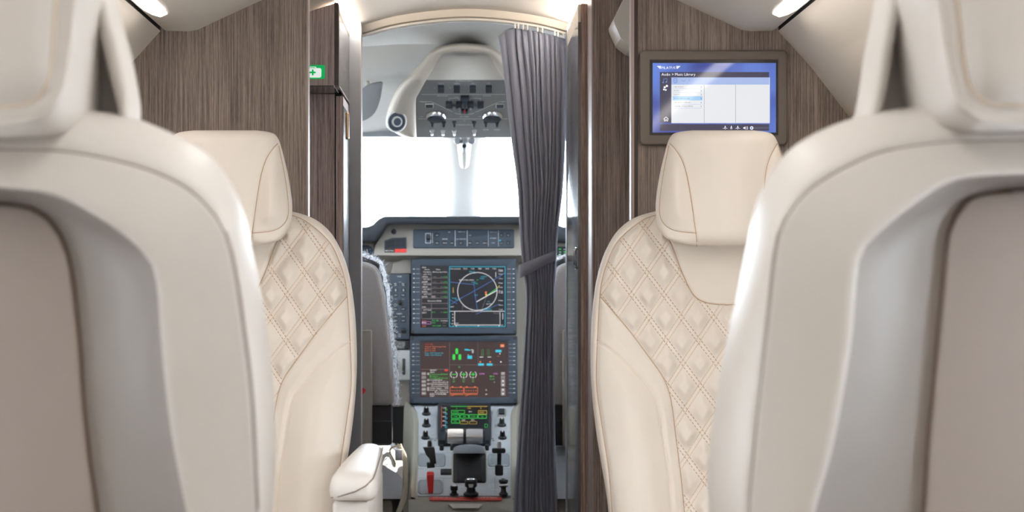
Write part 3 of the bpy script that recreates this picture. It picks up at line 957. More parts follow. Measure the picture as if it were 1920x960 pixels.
for (y, ins, ztop, zbo, r) in secs:
    f = (y - 2.7) / 0.57
    xl = -0.203 + 0.006 * f; xr = -0.134 - 0.010 * f
    rows.append(arm_section(y, xl + ins, xr - ins, ztop, min(zbo, ztop - 0.012), min(r, (ztop - zbo) * 0.45 + 0.001)))
o = len(mb.v); mb.grid(rows, True); nn = len(rows[0])
mb.f.append(tuple(range(nn))); mb.f.append(tuple((len(rows) - 1) * nn + k for k in range(nn)))
ar = mb.build('armrest', 'leather_pale', seatL, True)
MB().tube([(-0.199, 2.709, 0.708), (-0.187, 2.7005, 0.7105), (-0.165, 2.699, 0.7175), (-0.150, 2.701, 0.7255), (-0.140, 2.712, 0.7345), (-0.1385, 2.76, 0.7395), (-0.142, 3.0, 0.7405), (-0.147, 3.24, 0.737)], 0.0009, 5).build('seam', 'back_groove', ar, True)
MB().rbox((-0.198, 2.715, 0.38), (-0.146, 3.20, 0.704), 0.008, 2).build('armrest_post', 'leather_pale', seatL, 'auto')

# ================================================================== REAR SEATS SEEN FROM BEHIND
def half_curve(pts, Y, xc, corner, n1=34, n2=40):
    w = [P(a, b, Y) for a, b in pts]
    c = catmull([(p.x, p.z) for p in w], 8)
    k = corner * 8
    a = resample(c[:k + 1], n1); b = resample(c[k:], n2)
    h = np.concatenate([a, b[1:]])
    h[-1, 0] = xc
    return h
def u_curve(h, xc, Y):
    full = np.concatenate([h, mirror(h[:-1], xc)[::-1]])
    return full

def build_aft_seat(cxp, outl, seam, rec, pan, sd, label):
    """contours in pixels from the bottom edge to the top centre, index of the corner point; sd = +1 when the aisle side is at small x"""
    Yb = 1.50
    xc = P(cxp, 0, Yb).x
    t = thing('passenger_seat', label, 'seat', (xc, 1.85, 0.0))
    (o_, co), (s_, cs), (r_, cr), (p_, cpn) = outl, seam, rec, pan
    HC = lambda pts, c, Y: half_curve(pts, Y, xc, c)
    def mix(a, b, k): return a * (1 - k) + b * k
    sec = []
    O = HC(o_, co, 1.565)
    cen = np.array([xc, 0.75])
    Oin = O + (cen - O) * 0.06
    sec.append((Oin, 1.68)); sec.append((O + (cen - O) * 0.015, 1.655)); sec.append((O, 1.61)); sec.append((O, 1.575))
    S = HC(s_, cs, 1.508); R = HC(r_, cr, 1.495); Q = HC(p_, cpn, 1.545)
    for k, y in ((0.12, 1.552), (0.3, 1.536), (0.5, 1.525), (0.75, 1.514), (0.93, 1.5085), (0.985, 1.5085)):
        sec.append((mix(O, S, k), y))
    sec.append((S, 1.5125))
    for k, y in ((0.015, 1.5075), (0.06, 1.5065), (0.3, 1.502), (0.6, 1.497), (0.85, 1.494), (0.94, 1.4935)):
        sec.append((mix(S, R, k), y))
    sec.append((R, 1.4955))
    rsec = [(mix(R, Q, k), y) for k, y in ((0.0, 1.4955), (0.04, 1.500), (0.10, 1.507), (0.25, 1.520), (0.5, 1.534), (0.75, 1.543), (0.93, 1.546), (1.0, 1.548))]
    mb = MB()
    rows = [[(a, y, b) for a, b in u_curve(h, xc, y)] for h, y in sec]
    mb.grid(rows)
    n = len(rows[0])
    # front face (towards the other seats)
    fr = rows[0]; half = n // 2
    mb.grid([[(fr[i][0] + (fr[n - 1 - i][0] - fr[i][0]) * j / 8, 1.68 + 0.015 * math.sin(math.pi * j / 8), fr[i][2]) for j in range(9)] for i in range(half + 1)])
    bk = mb.build('backrest', 'leather_pale', t, True)
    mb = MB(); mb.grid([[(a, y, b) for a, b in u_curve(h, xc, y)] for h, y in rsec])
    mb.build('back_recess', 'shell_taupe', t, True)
    def ring_tube(h, y, r, nm, mt, par):
        MB().tube([(a, y, b) for a, b in u_curve(h, xc, y)], r, 5).build(nm, mt, par, True)
    ring_tube(S, 1.5105, 0.0019, 'seam', 'back_groove', bk)
    # hard back panel
    Qi = Q + (cen - Q) * 0.006
    rows = []
    for i in range(len(Qi)):
        a, z = Qi[i]
        rows.append([(a + (2 * xc - 2 * a) * j / 14, 1.541 - 0.004 * math.sin(math.pi * min(1, j / 14)), z) for j in range(15)])
    mb = MB(); mb.grid(rows)
    mb.grid([[(a, 1.5525, b) for a, b in u_curve(Qi, xc, 0)], [(a, 1.542, b) for a, b in u_curve(Qi, xc, 0)], [(a, 1.5408, b) for a, b in u_curve(Qi + (cen - Qi) * 0.008, xc, 0)]])
    pn = mb.build('back_panel', 'shell_panel', t, True)
    ring_tube(Q, 1.5475, 0.0022, 'seam', 'back_groove', pn)
    # seat cushion and base
    MB().rbox((xc - 0.235, 1.66, 0.36), (xc + 0.235, 2.18, 0.50), 0.045, 4).build('seat_cushion', 'leather', t, True)
    MB().rbox((xc - 0.20, 1.58, 0.06), (xc + 0.20, 2.10, 0.37), 0.03, 3).build('base', 'shell_panel', t, 'auto')
    for dx in (-0.125, 0.125):
        MB().box((xc + dx - 0.025, 1.55, 0.0), (xc + dx + 0.025, 2.12, 0.06)).build('floor_track', 'satin_silver', t)
    return t, xc

def aft_headrest(t, xc, blk, pip, rim_o, rim_i, cxp):
    """blk: outline of the rear block, from the bottom centre to the top centre (pixels, aisle side); rim: outer and inner edges from bottom up"""
    Yk = 1.47
    B = catmull([tuple(P(a, b, Yk).xz) for a, b in blk], 6)
    B = resample(B, 70); B[0, 0] = xc; B[-1, 0] = xc
    full = np.concatenate([B, mirror(B[1:-1], xc)[::-1]])
    cen = np.array([xc, float(full[:, 1].mean())])
    ins = lambda k: full + (cen - full) / np.maximum(np.linalg.norm(cen - full, axis=1), 1e-6)[:, None] * k
    rows = []
    for k, y in ((0.0, 1.61), (0.0, 1.485), (0.001, 1.472), (0.005, 1.462), (0.011, 1.457), (0.0135, 1.4565)):
        rows.append([(a, y, b) for a, b in ins(k)])
    mb = MB(); mb.grid(rows, True)
    blkob = mb.build('headrest', 'leather_pale', t, True)
    # raised centre pad of the block with piping
    Pp = catmull([tuple(P(a, b, 1.457).xz) for a, b in pip], 6)
    Pp = resample(Pp, 60); Pp[0, 0] = xc; Pp[-1, 0] = xc
    pf = np.concatenate([Pp, mirror(Pp[1:-1], xc)[::-1]])
    ins2 = lambda k: pf + (cen - pf) / np.maximum(np.linalg.norm(cen - pf, axis=1), 1e-6)[:, None] * k
    rows = [[(a, y, b) for a, b in ins2(k)] for k, y in ((-0.014, 1.4575), (-0.003, 1.4575), (0, 1.4585), (0.002, 1.4565), (0.008, 1.4515), (0.018, 1.4485), (0.03, 1.4475))]
    mb = MB(); mb.grid(rows, True)
    m = len(rows[0]); mb.f.append(tuple(len(mb.v) - m + i for i in range(m)))
    mb.build('headrest_pad', 'leather_pale', blkob, True)
    MB().tube([(a, 1.4575, b) for a, b in np.concatenate([pf, pf[:1]])], 0.0014, 5).build('piping', 'piping', blkob, True)
    # front pad with its rim, wider at the bottom
    ro = catmull([tuple(P(a, b, 1.57).xz) for a, b in rim_o], 6); ri = catmull([tuple(P(a, b, 1.57).xz) for a, b in rim_i], 6)
    ro = resample(ro, 40); ri = resample(ri, 40)
    for mir in (False, True):
        a_, b_ = (ro, ri) if not mir else (mirror(ro, xc), mirror(ri, xc))
        mb = MB()
        rows = []
        for (xo, zo), (xi, zi) in zip(a_, b_):
            r = []
            for k in range(9):
                s = k / 8
                ang = math.pi * s
                x = xo + (xi - xo) * (0.5 - 0.5 * math.cos(ang)); z = zo + (zi - zo) * (0.5 - 0.5 * math.cos(ang))
                r.append((x, 1.575 - 0.018 * math.sin(ang) ** 0.8 + (0.02 * s), z))
            r = [(xo, 1.63, zo), (xo, 1.60, zo)] + r + [(xi, 1.615, zi)]
            rows.append(r)
        mb.grid(rows)
        mb.build('headrest_rim', 'leather_pale', blkob, True)
    w = mirror(ro, xc)
    mb = MB()
    mb.grid([[(a + (2 * xc - 2 * a) * j / 16, 1.615 + 0.012 * math.sin(math.pi * j / 16), z) for j in range(17)] for a, z in ro])
    mb.grid([[(a + (2 * xc - 2 * a) * j / 16, 1.63 + 0.05 * math.sin(math.pi * j / 16) ** 0.5, z) for j in range(17)] for a, z in ro])
    mb.build('headrest_front', 'leather_pale', blkob, True)

CR = 1958
outR = ([(1400, 1500), (1365, 1150), (1345, 960), (1346, 889), (1354, 810), (1377, 667), (1409, 517), (1429, 414), (1449, 342), (1488, 283), (1536, 247), (1591, 224), (1662, 206), (1770, 196), (CR, 191)], 9)
seaR = ([(1440, 1500), (1410, 1150), (1405, 960), (1410, 889), (1421, 770), (1441, 596), (1457, 461), (1476, 406), (1520, 354), (1591, 311), (1662, 283), (1773, 267), (CR, 260)], 8)
recR = ([(1480, 1500), (1490, 1150), (1528, 960), (1563, 833), (1595, 651), (1607, 517), (1619, 469), (1647, 437), (1710, 386), (1773, 345), (1837, 331), (CR, 325)], 7)
panR = ([(1690, 1500), (1712, 1150), (1734, 960), (1742, 833), (1761, 627), (1777, 461), (1789, 414), (1813, 378), (1852, 361), (CR, 353)], 7)
aftR, xcR = build_aft_seat(CR, outR, seaR, recR, panR, 1, 'cream leather seat with its grey shell back turned, on the monitor side')
aft_headrest(aftR, xcR, [(CR, 238), (1840, 237), (1815, 231), (1797, 221), (1784, 205), (1776, 175), (1768, 140), (1758, 80), (1746, 14), (1730, -40), (1712, -100), (1712, -220), (1740, -280), (CR, -290)],
             [(CR, 199), (1870, 197), (1842, 187), (1822, 168), (1812, 140), (1803, 80), (1795, 0), (1785, -100), (1790, -230), (CR, -250)],
             [(1629, 225), (1630, 208), (1640, 150), (1650, 84), (1662, 20), (1675, -60), (1690, -150), (1704, -225)],
             [(1658, 225), (1664, 197), (1676, 130), (1686, 70), (1699, 17), (1716, -10), (1738, -60), (1748, -210)], CR)
CL = -63
outL = ([(450, 1500), (485, 1150), (500, 960), (504, 868), (504, 793), (496, 677), (479, 560), (462, 477), (450, 410), (429, 352), (400, 306), (358, 268), (317, 247), (242, 218), (140, 203), (CL, 197)], 10)
seaL = ([(440, 1500), (475, 1150), (481, 960), (479, 910), (471, 743), (454, 602), (437, 493), (417, 427), (383, 381), (333, 343), (250, 310), (125, 285), (0, 279), (CL, 278)], 8)
recL = ([(420, 1500), (395, 1150), (350, 960), (321, 810), (304, 660), (296, 552), (287, 502), (267, 472), (225, 435), (167, 397), (125, 375), (75, 360), (0, 352), (CL, 350)], 7)
panL = ([(220, 1500), (198, 1150), (179, 960), (158, 785), (146, 627), (133, 510), (117, 452), (92, 414), (50, 387), (0, 381), (CL, 380)], 7)
aftL, xcL = build_aft_seat(CL, outL, seaL, recL, panL, -1, 'cream leather seat with its grey shell back turned, on the first aid sign side')
aft_headrest(aftL, xcL, [(CL, 252), (0, 250), (60, 246), (95, 238), (110, 220), (120, 192), (125, 140), (130, 80), (136, 25), (148, -30), (165, -90), (172, -200), (150, -280), (CL, -292)],
             [(CL, 205), (0, 201), (45, 195), (75, 178), (92, 148), (98, 100), (105, 0), (112, -100), (105, -230), (CL, -250)],
             [(243, 235), (241, 215), (240, 175), (222, 82), (212, 50), (200, 0), (188, -60), (172, -150), (158, -225)],
             [(222, 235), (216, 207), (204, 160), (188, 100), (175, 50), (162, 4), (148, -30), (128, -90), (112, -210)], CL)
# ================================================================== MONITOR, SIGN, CURTAIN
s = Surf(0, 3.6, 960, 3.6)
mon = thing('wall_monitor', 'grey framed wall monitor showing a blue music library menu', 'monitor', tuple(s.p(1336, 272, 0)))
mb = MB()
o_ = rrect(1198, 95.5, 1474.5, 273, 9, 5)
def ringrows(s, specs):
    """specs: list of (rrect args, offset)"""
    return [[s.p(x, y, h) for x, y in rrect(*a, 5)] for a, h in specs]
mb.grid(ringrows(s, [((1198, 95.5, 1474.5, 273, 9), 0.0), ((1198, 95.5, 1474.5, 273, 9), 0.010), ((1200, 97.5, 1472.5, 271, 8), 0.0135), ((1203, 100.5, 1469, 268, 6), 0.0145),
                     ((1216, 112.5, 1458.5, 255.5, 2), 0.0145), ((1217.5, 114, 1457, 254, 1.5), 0.0115)]), True)
mb.build('frame', 'monitor_grey', mon, 'auto')
slab(s, [(1217, 113.5), (1457.5, 113.5), (1457.5, 254.5), (1217, 254.5)], 0.001, 0.0112).build('screen_border', 'monitor_black', mon)
sc_ = slab(s, [(1222.5, 119.5), (1453, 119.5), (1453, 249.5), (1222.5, 249.5)], 0.010, 0.0116).build('screen', 'mon_blue', mon)
ft = Flat(s, 0.0118)
def lay(f, base, step=0.00012):
    """offset layers from a base height"""
    f.lift = 1.0
    old = f.s.p
    class W:
        pass
    w = W(); w.p = lambda x, y, h, o=old: o(x, y, base + (h - 1) * step); w.m = f.s.m; w.Y = f.s.Y
    f.s = w
    return f
ft = lay(Flat(s), 0.0118)
ft.rect('mon_bar', 1236, 136.5, 1440, 146.5, 0)
ft.rect('mon_bar', 1236, 146.5, 1257.5, 231, 0)
ft.rect('mon_bar', 1236, 234, 1440, 246, 0)
ft.rect('mon_white', 1257.5, 146.5, 1441.5, 232, 1)
ft.rect('mon_band', 1257.5, 146.5, 1440.5, 160, 2)
ft.rect('mon_high', 1260, 182, 1315.5, 189.5, 2)
for x in (1318.7, 1377.6): ft.line('mon_grey', [(x, 160), (x, 231.5)], 0.6, 3)
for y in (167.5, 175, 181.5, 197, 204): ft.line('mon_band', [(1260, y), (1315, y)], 0.5, 3)
ft.text('mon_text', 'PILATUS', 1252.5, 130.7, 4.6, 'c', 3, wmax=26)
for sg in (-1, 1):
    for k in range(3):
        y = 125.8 + k * 1.8
        xa = 1252.5 + sg * 14.3; xb = 1252.5 + sg * (21.5 - 1.9 * k)
        ft.line('mon_text', [(xa, y), (xb, y)], 1.3, 3)
ft.text('mon_text', 'Audio > Music Library', 1239, 143.2, 5.0, 'l', 3, wmax=64)
for i, (t_, y) in enumerate((('USB AUDIO', 165.5), ('MUSIC', 172.6), ('RADIO', 179.8), ('MUSIC NETWORK', 187), ('USB MUSIC LIBRARY', 194.4), ('ONLINE (STREAMING)', 201.6))):
    ft.text('mon_grey', t_, 1262, y, 2.6, 'l', 4)
    ft.line('scr_blue', [(1312.5, y - 2.2), (1313.8, y - 1), (1312.5, y + 0.2)], 0.7, 4)
ft.line('mon_icon', [(1243, 156), (1243, 149.5), (1249, 148.5), (1249, 155)], 0.8, 3); ft.disc('mon_icon', 1242, 156, 1.3, 3); ft.disc('mon_icon', 1248, 155, 1.3, 3)
ft.frame('scr_blue', 1262, 149, 1268, 155.5, 0.8, 4); ft.line('scr_blue', [(1263, 152.3), (1267, 152.3)], 0.8, 4); ft.line('scr_blue', [(1263, 157), (1267, 157)], 0.8, 4)
ft.line('mon_icon', [(1276, 152), (1281, 154), (1284, 151)], 0.8, 4); ft.line('mon_icon', [(1289, 154), (1292, 150)], 0.8, 4)
for dx, dy, r in ((0, 0, 2.0), (4, -2.5, 2.2), (-1.5, 4, 1.6), (2, 5, 1.6)): ft.disc('mon_text', 1245 + dx, 165 + dy, r, 3)
ft.line('mon_text', [(1242.5, 169.5), (1249, 169.5)], 0.9, 3)
ft.line('mon_text', [(1243, 224.5), (1247.5, 220.5), (1252, 224.5)], 0.9, 3); ft.line('mon_text', [(1244.2, 224), (1244.2, 228), (1246.4, 228), (1246.4, 225.4), (1248.6, 225.4), (1248.6, 228), (1250.8, 228), (1250.8, 224)], 0.8, 3)
for i, x in enumerate((1358, 1369.5, 1381.5)):
    ft.line('mon_text', [(x, 237), (x, 240)], 1.4, 3); ft.ring('mon_text', x, 241.3, 1.5, 0.8, 3, n=10)
    if i != 1:
        ft.line('mon_text', [(x - 4.5, 241.5), (x - 2.6, 241.5)], 0.6, 3); ft.line('mon_text', [(x + 2.6, 241.5), (x + 4.5, 241.5)], 0.6, 3)
ft.poly('mon_text', [(1392, 239.7), (1394, 239.7), (1396, 237.8), (1396, 244), (1394, 242.2), (1392, 242.2)], 3)
ft.ring('mon_text', 1396, 241, 2.6, 0.6, 3, -50, 50, 8); ft.ring('mon_text', 1396, 241, 4.3, 0.6, 3, -50, 50, 8)
ft.disc('mon_text', 1407.5, 241, 3.2, 3); ft.disc('scr_blue', 1407.5, 241, 1.8, 4); ft.line('mon_grey', [(1411, 241), (1439, 241)], 0.7, 3)
ft.build('screen_graphics', sc_)

s = Surf(0, 3.999, 960, 3.999)
sg = thing('first_aid_sign', 'green and white first aid cross sign on the overhead cabinet', 'sign', tuple(s.p(585, 148, 0)))
slab(s, rrect(562, 122, 609, 148, 2.5), 0.0002, 0.0015).build('plate', 'sign_green_glow', sg)
f = lay(Flat(s), 0.0017)
f.poly('sign_white_glow', rrect(566, 128, 602.5, 145.5, 3), 0)
f.line('sign_white_glow', [(580, 128), (580.5, 125.8), (592, 125.8), (592.5, 128)], 1.3, 0)
f.rect('sign_green_glow', 584.8, 130.2, 588.2, 141.8, 1); f.rect('sign_green_glow', 580.7, 134.2, 592.3, 137.8, 1)
f.build('symbol', sg)

# curtain rail and curtain
rail = thing('curtain_rail', 'thin white curved curtain rail below the arched header', 'rail', (0, 4.47, 1.62))
def rail_z(x): return float(np.interp(x, [p[0] for p in cp], [p[1] for p in cp])) - 0.0255
xs = np.linspace(P(678, 0, 4.46).x, XB, 50)
mb = MB(); mb.grid([[(x, 4.452, rail_z(x) + 0.006), (x, 4.450, rail_z(x) + 0.001), (x, 4.455, rail_z(x) - 0.001), (x, 4.475, rail_z(x) - 0.001), (x, 4.476, rail_z(x) + 0.006)] for x in xs], False)
mb.build('track', 'rail_white', rail, 'auto')
cur = thing('curtain', 'dark grey pleated curtain gathered by a tie band at the cockpit opening', 'curtain', (0.17, 4.46, 0.0))
CB = [(40, 934, 1063), (66, 935, 1063), (150, 946, 1063), (250, 957, 1061), (350, 970, 1056), (430, 974, 1047), (480, 978, 1044), (510, 981, 1042), (560, 986, 1040), (700, 979, 1040), (850, 969, 1042), (960, 962, 1046), (1200, 955, 1050), (1340, 952, 1052)]
ys_ = np.array([c[0] for c in CB], float); lx = catmull([(c[0], c[1]) for c in CB], 6); rx_ = catmull([(c[0], c[2]) for c in CB], 6)
NU, NV = 220, 150
FOLD = [0.0, 0.10, 0.25, 0.345, 0.425, 0.50, 0.58, 0.66, 0.74, 0.82, 0.905, 1.0]   # fold valleys across the cloth
mb = MB(); rows = []
for i in range(NV):
    v = i / (NV - 1)
    py = 52 + (1350 - 52) * v
    L_ = np.interp(py, lx[:, 0], lx[:, 1]); R_ = np.interp(py, rx_[:, 0], rx_[:, 1])
    r = []
    tie = math.exp(-((py - 500) / 70) ** 2)
    for j in range(NU):
        u = j / (NU - 1)
        k = np.searchsorted(FOLD, u, side='right') - 1; k = min(max(k, 0), len(FOLD) - 2)
        w = (u - FOLD[k]) / (FOLD[k + 1] - FOLD[k])
        wob = 0.06 * math.sin(py * 0.011 + k * 1.7) + 0.03 * math.sin(py * 0.027 + k)
        bulge = math.sin(math.pi * min(1, max(0, w))) ** 0.75
        amp = (0.015 if k > 1 else (0.014 if k == 1 else 0.008)) * (1 - 0.45 * tie) * min(1, 0.5 + (py - 52) / 120)
        Y = 4.475 - amp * bulge - 0.012 * math.sin(math.pi * u)
        px = L_ + (R_ - L_) * u + wob * (R_ - L_) / 11 * math.sin(math.pi * w) * 4 * (0 if k == 0 or k == len(FOLD) - 2 else 1)
        top = 0.0
        pp = P(px, py, Y)
        if py < 80:                       # the upper hem follows the rail, sagging at the free edge
            x = pp.x
            sag = 0.020 * math.exp(-((u) / 0.10) ** 2)
            pp.z = min(pp.z, rail_z(min(max(x, -0.24), XB)) - 0.008 - sag) if i == 0 else min(pp.z, rail_z(min(max(x, -0.24), XB)) - 0.008 - sag - (py - 52) / F * Y * 0.6)
        pp.z = max(pp.z, 0.012)
        r.append(tuple(pp))
    rows.append(r)
mb.grid(rows)
cl_ = mb.build('cloth', 'curtain', cur, True, fix=False)
sol = cl_.modifiers.new('thick', 'SOLIDIFY'); sol.thickness = 0.003; sol.offset = 1
# tie band around the gathered cloth
mb = MB(); rows = []
for k in range(41):
    a = 2 * math.pi * k / 40
    u = 0.5 - 0.5 * math.cos(a); front = math.sin(a) >= 0
    px = 973 + (1043 - 973) * u
    pc = 510 + (478 - 510) * u
    Y = 4.455 - 0.030 * math.sin(a) if front else 4.455 - 0.034 * math.sin(a)
    hw = 13 - 3.5 * u
    rows.append([P(px, pc - hw, Y), P(px, pc - hw * 0.3, Y - (0.003 if front else -0.003)), P(px, pc + hw * 0.5, Y - (0.003 if front else -0.003)), P(px, pc + hw, Y)])
mb.grid(rows)
mb.build('tie_band', 'curtain', cur, True)
for k, px in enumerate((966, 972, 981, 989, 1008, 1017, 1040, 1046, 1056)):
    x = P(px, 0, 4.46).x; z = rail_z(x)
    MB().box((x - 0.0017, 4.4495, z - 0.010), (x + 0.0017, 4.4515, z + 0.002)).build('hook', 'rail_white', cur)

# ================================================================== OVERHEAD CONSOLE
OX = 872.0
def mir(pts, c=OX): return [(2 * c - a, b) for a, b in reversed(pts)]
oc = thing('overhead_console', 'arched overhead console with switch panel and round air vents', 'console', (0.0, 5.2, 1.46))
outer = [(768, 258), (752, 254), (738, 245), (728, 232), (725, 222), (731, 198), (745, 168), (765, 145), (790, 119), (806, 99), (822, 88), (848, 82), (OX, 80.5)]
inner = [(781, 258), (780.5, 240), (780, 215), (780, 186), (786, 174), (798, 152), (812, 130), (824, 108), (830, 102), (846, 100), (OX, 99.5)]
oc1 = resample(catmull(outer, 8), 60); ic1 = resample(catmull(inner, 6), 60)
ofull = np.concatenate([oc1, np.array(mir([tuple(p) for p in oc1[:-1]]))]); ifull = np.concatenate([ic1, np.array(mir([tuple(p) for p in ic1[:-1]]))])
def ovY(py): return np.interp(py, [80, 100, 150, 260], [4.88, 4.88, 4.93, 5.26])
mb = MB(); rows = []
for k, dy, in ((-0.02, 0.22), (0.0, 0.05), (0.03, 0.012), (0.12, -0.008), (0.35, -0.018), (0.65, -0.016), (0.88, -0.004), (0.97, 0.008), (1.0, 0.03), (1.0, 0.10)):
    c = ofull * (1 - k) + ifull * k
    rows.append([P(a, b, float(ovY(b)) + dy) for a, b in c])
mb.grid(rows)
mb.build('hood', 'hood_beige', oc, True)
so = Surf(148, 4.97, 255, 5.34)
st_ = Surf(99, 4.95, 149, 4.97)
slab(st_, [(822, 104), (832, 98), (912, 98), (922, 104), (950, 150), (794, 150)], -0.01, 0.0).build('blank_panel', 'cockpit_pale', oc)
slab(st_, [(826, 110), (834, 104), (910, 104), (918, 110), (924, 120), (820, 120)], 0.0, 0.0015, 0.5).build('speaker_cover', 'cockpit_pale', oc)
pan = [(800, 148.5), (945, 148.5), (964, 180), (964, 258), (780, 258), (780, 180)]
slab(so, pan, -0.02, 0.0).build('switch_panel', 'overhead_grey', oc)
pf_ = lay(Flat(so), 0.0006)
W_ = 'white_print'
pf_.text(W_, 'EXTERNAL LIGHTS', 871, 152.3, 1.9, 'c', wmax=32)
for x, t_ in ((827, 'BEACON'), (856.6, 'LANDING'), (886.6, 'WING'), (916.5, 'LOGO')): pf_.text(W_, t_, x, 156.5, 1.6, 'c')
pf_.text(W_, 'ON', 815.5, 165, 1.5, 'c'); pf_.text(W_, 'TAXI', 845, 165, 1.5, 'c')
pf_.line(W_, [(791, 176.6), (947, 176.6)], 0.6)
pf_.text(W_, 'ELECTRICAL', 830, 180.2, 1.9, 'c', wmax=20); pf_.text(W_, 'AVIONICS', 913, 180.2, 1.9, 'c', wmax=16)
pf_.text(W_, 'MASTER', 856, 182.5, 1.5, 'c')
pf_.line(W_, [(842, 188), (842, 184), (861, 184), (861, 188)], 0.5); pf_.line(W_, [(882, 188), (882, 184), (901, 184), (901, 188)], 0.5)
pf_.line(W_, [(786, 190), (808, 190), (858, 213.5), (884, 213.5), (937, 190), (948, 190)], 0.6)
pf_.text(W_, 'EXT PWR', 795, 192, 1.5, 'c'); pf_.text(W_, 'STBY', 942, 192, 1.5, 'c')
pf_.text(W_, 'BATTERIES', 871, 219, 1.9, 'c', wmax=17)
pf_.line(W_, [(784, 222.4), (952, 222.4)], 0.5)
pf_.text(W_, 'INTERNAL LIGHTS', 871, 234.5, 1.9, 'c', wmax=30); pf_.line(W_, [(856, 236), (856, 238)], 0.4); pf_.line(W_, [(886, 233), (886, 240)], 0.4)
pf_.text(W_, 'OFF', 871, 226.5, 1.5, 'c')
for x, t_ in ((852, 'CKPT'), (889, 'CABIN')): pf_.text(W_, t_, x, 225.2, 1.5, 'c')
for x in (911, 932): pf_.text(W_, 'TEMP', x, 244, 2.0, 'c', wmax=12)
for x, t_ in ((788, 'L GEN'), (898, 'R GEN')): pf_.text(W_, t_, x + 2, 219, 1.5, 'c')
pf_.build('panel_print', oc)
for x in (827, 856.6, 886.6, 916.5):
    fr_ = slab(so, rrect(x - 7.4, 157.8, x + 7.4, 172, 1), 0.0, 0.0015).build('switch', 'cockpit_recess', oc)
    slab(so, rrect(x - 6, 158.6, x + 6, 171, 1), 0.0005, 0.006, 0.8).build('rocker', 'bezel_dark', fr_)
def sbox(x, y, w, h, mt, nm, par, s=so, top=0.006, r=1):
    return slab(s, rrect(x - w / 2, y - h / 2, x + w / 2, y + h / 2, min(r, w / 3, h / 3)), 0.0, top, 0.5).build(nm, mt, par)
sbox(871.5, 182.5, 16, 8, 'black_plastic', 'switch', oc); sbox(871.5, 183, 11, 4, 'bezel', 'switch', oc, top=0.009)
for x in (842, 861, 882, 901): sbox(x, 194, 11.5, 9.5, 'bezel_dark', 'switch_guard', oc, top=0.008)
for x in (851, 861, 882, 891): sbox(x, 200, 4, 6, 'cockpit_recess', 'toggle_switch', oc, top=0.016)
sbox(871.5, 192, 5, 10, 'bezel', 'toggle_switch', oc, top=0.014)
sbox(871, 207, 13, 6.5, 'black_plastic', 'switch', oc); sbox(871, 204.5, 3, 4, 'red', 'switch', oc, top=0.010)
for x in (805, 937.5): sbox(x, 198, 16, 7.5, 'cockpit_pale', 'indicator', oc, top=0.002); sbox(x, 198, 13.5, 5.8, 'bezel', 'indicator', oc, top=0.003)
for x in (818, 923):
    b0 = so.p(x, 214.5); r = so.m(214) * 20
    d_ = MB().lathe(b0, so.n, [(r, 0), (r, 0.003), (r * 0.95, 0.009), (r * 0.86, 0.014), (r * 0.80, 0.014), (r * 0.76, 0.009)], 28).build('dial', 'chrome', oc, 'auto')
    MB().lathe(b0, so.n, [(r * 0.76, 0.0), (r * 0.76, 0.009), (r * 0.70, 0.017), (0.002, 0.018)], 24).build('dial_knob', 'bezel_dark', d_, 'auto')
for x, y in ((810, 244), (831, 244), (852, 244), (889.6, 244), (852, 228), (889, 228), (811, 228), (832, 228), (911, 228), (932, 228)):
    b0 = so.p(x, y); r = so.m(y)
    MB().lathe(b0, so.n, [(4.2 * r, 0), (4.0 * r, 0.004), (2.6 * r, 0.006), (2.2 * r, 0.014), (1.2 * r, 0.017)], 14).build('toggle_switch', 'bezel_dark' if y < 240 else 'satin_silver', oc, 'auto')
# air vents in the legs of the hood
for x in (743.5, 2 * OX - 743.5):
    c = P(x, 228, 5.105); sd = -1 if x < OX else 1
    nrm = Vector((-sd * 0.45, -1, -0.20)).normalized(); r = 5.24 / F
    v_ = MB().lathe(c + nrm * -0.004, nrm, [(20 * r, 0), (19.6 * r, 0.006), (18.4 * r, 0.0085), (17.2 * r, 0.007), (17 * r, 0.002)], 30).build('air_vent', 'rail_white', oc, 'auto')
    MB().lathe(c + nrm * -0.003, nrm, [(17 * r, 0.003), (15 * r, 0.004), (11 * r, 0.003), (2 * r, 0.003)], 26).build('vent_cup', 'bezel', v_, 'auto')
    MB().lathe(c, nrm, [(10.0 * r, 0), (9.6 * r, 0.008), (8.9 * r, 0.009), (8.4 * r, 0.006)], 24).build('vent_ring', 'rail_white', v_, 'auto')
    MB().lathe(c, nrm, [(8 * r, 0), (7 * r, 0.007), (1 * r, 0.0075)], 20).build('vent_core', 'bezel', v_, 'auto')
# tapered bracket on the windshield post
br = thing('post_bracket', 'small pale tapered bracket with two dark knobs at the top of the windshield post', 'bracket', tuple(P(870, 316, 5.6)))
rows = []
for py, w, d in ((252, 15, 0.03), (264, 14, 0.045), (275, 13, 0.05), (290, 11, 0.045), (303, 9.5, 0.035), (311, 8, 0.028), (315, 5, 0.02), (316.5, 1, 0.01)):
    rows.append([P(870.5 - w * math.cos(math.pi * k / 12), py, 5.64) + Vector((0, -d * math.sin(math.pi * k / 12), 0)) for k in range(13)])
mb = MB(); mb.grid(rows); mb.build('body', 'cockpit_pale', br, True)
rows = []
for py, w, d in ((258, 9, 0.045), (266, 9, 0.058), (278, 8.5, 0.06), (287, 6, 0.052), (290, 2, 0.045)):
    rows.append([P(870.5 - w * math.cos(math.pi * k / 12), py, 5.64) + Vector((0, -d * math.sin(math.pi * k / 12), 0)) for k in range(13)])
mb = MB(); mb.grid(rows); mb.build('inner_body', 'cockpit_recess', br, True)
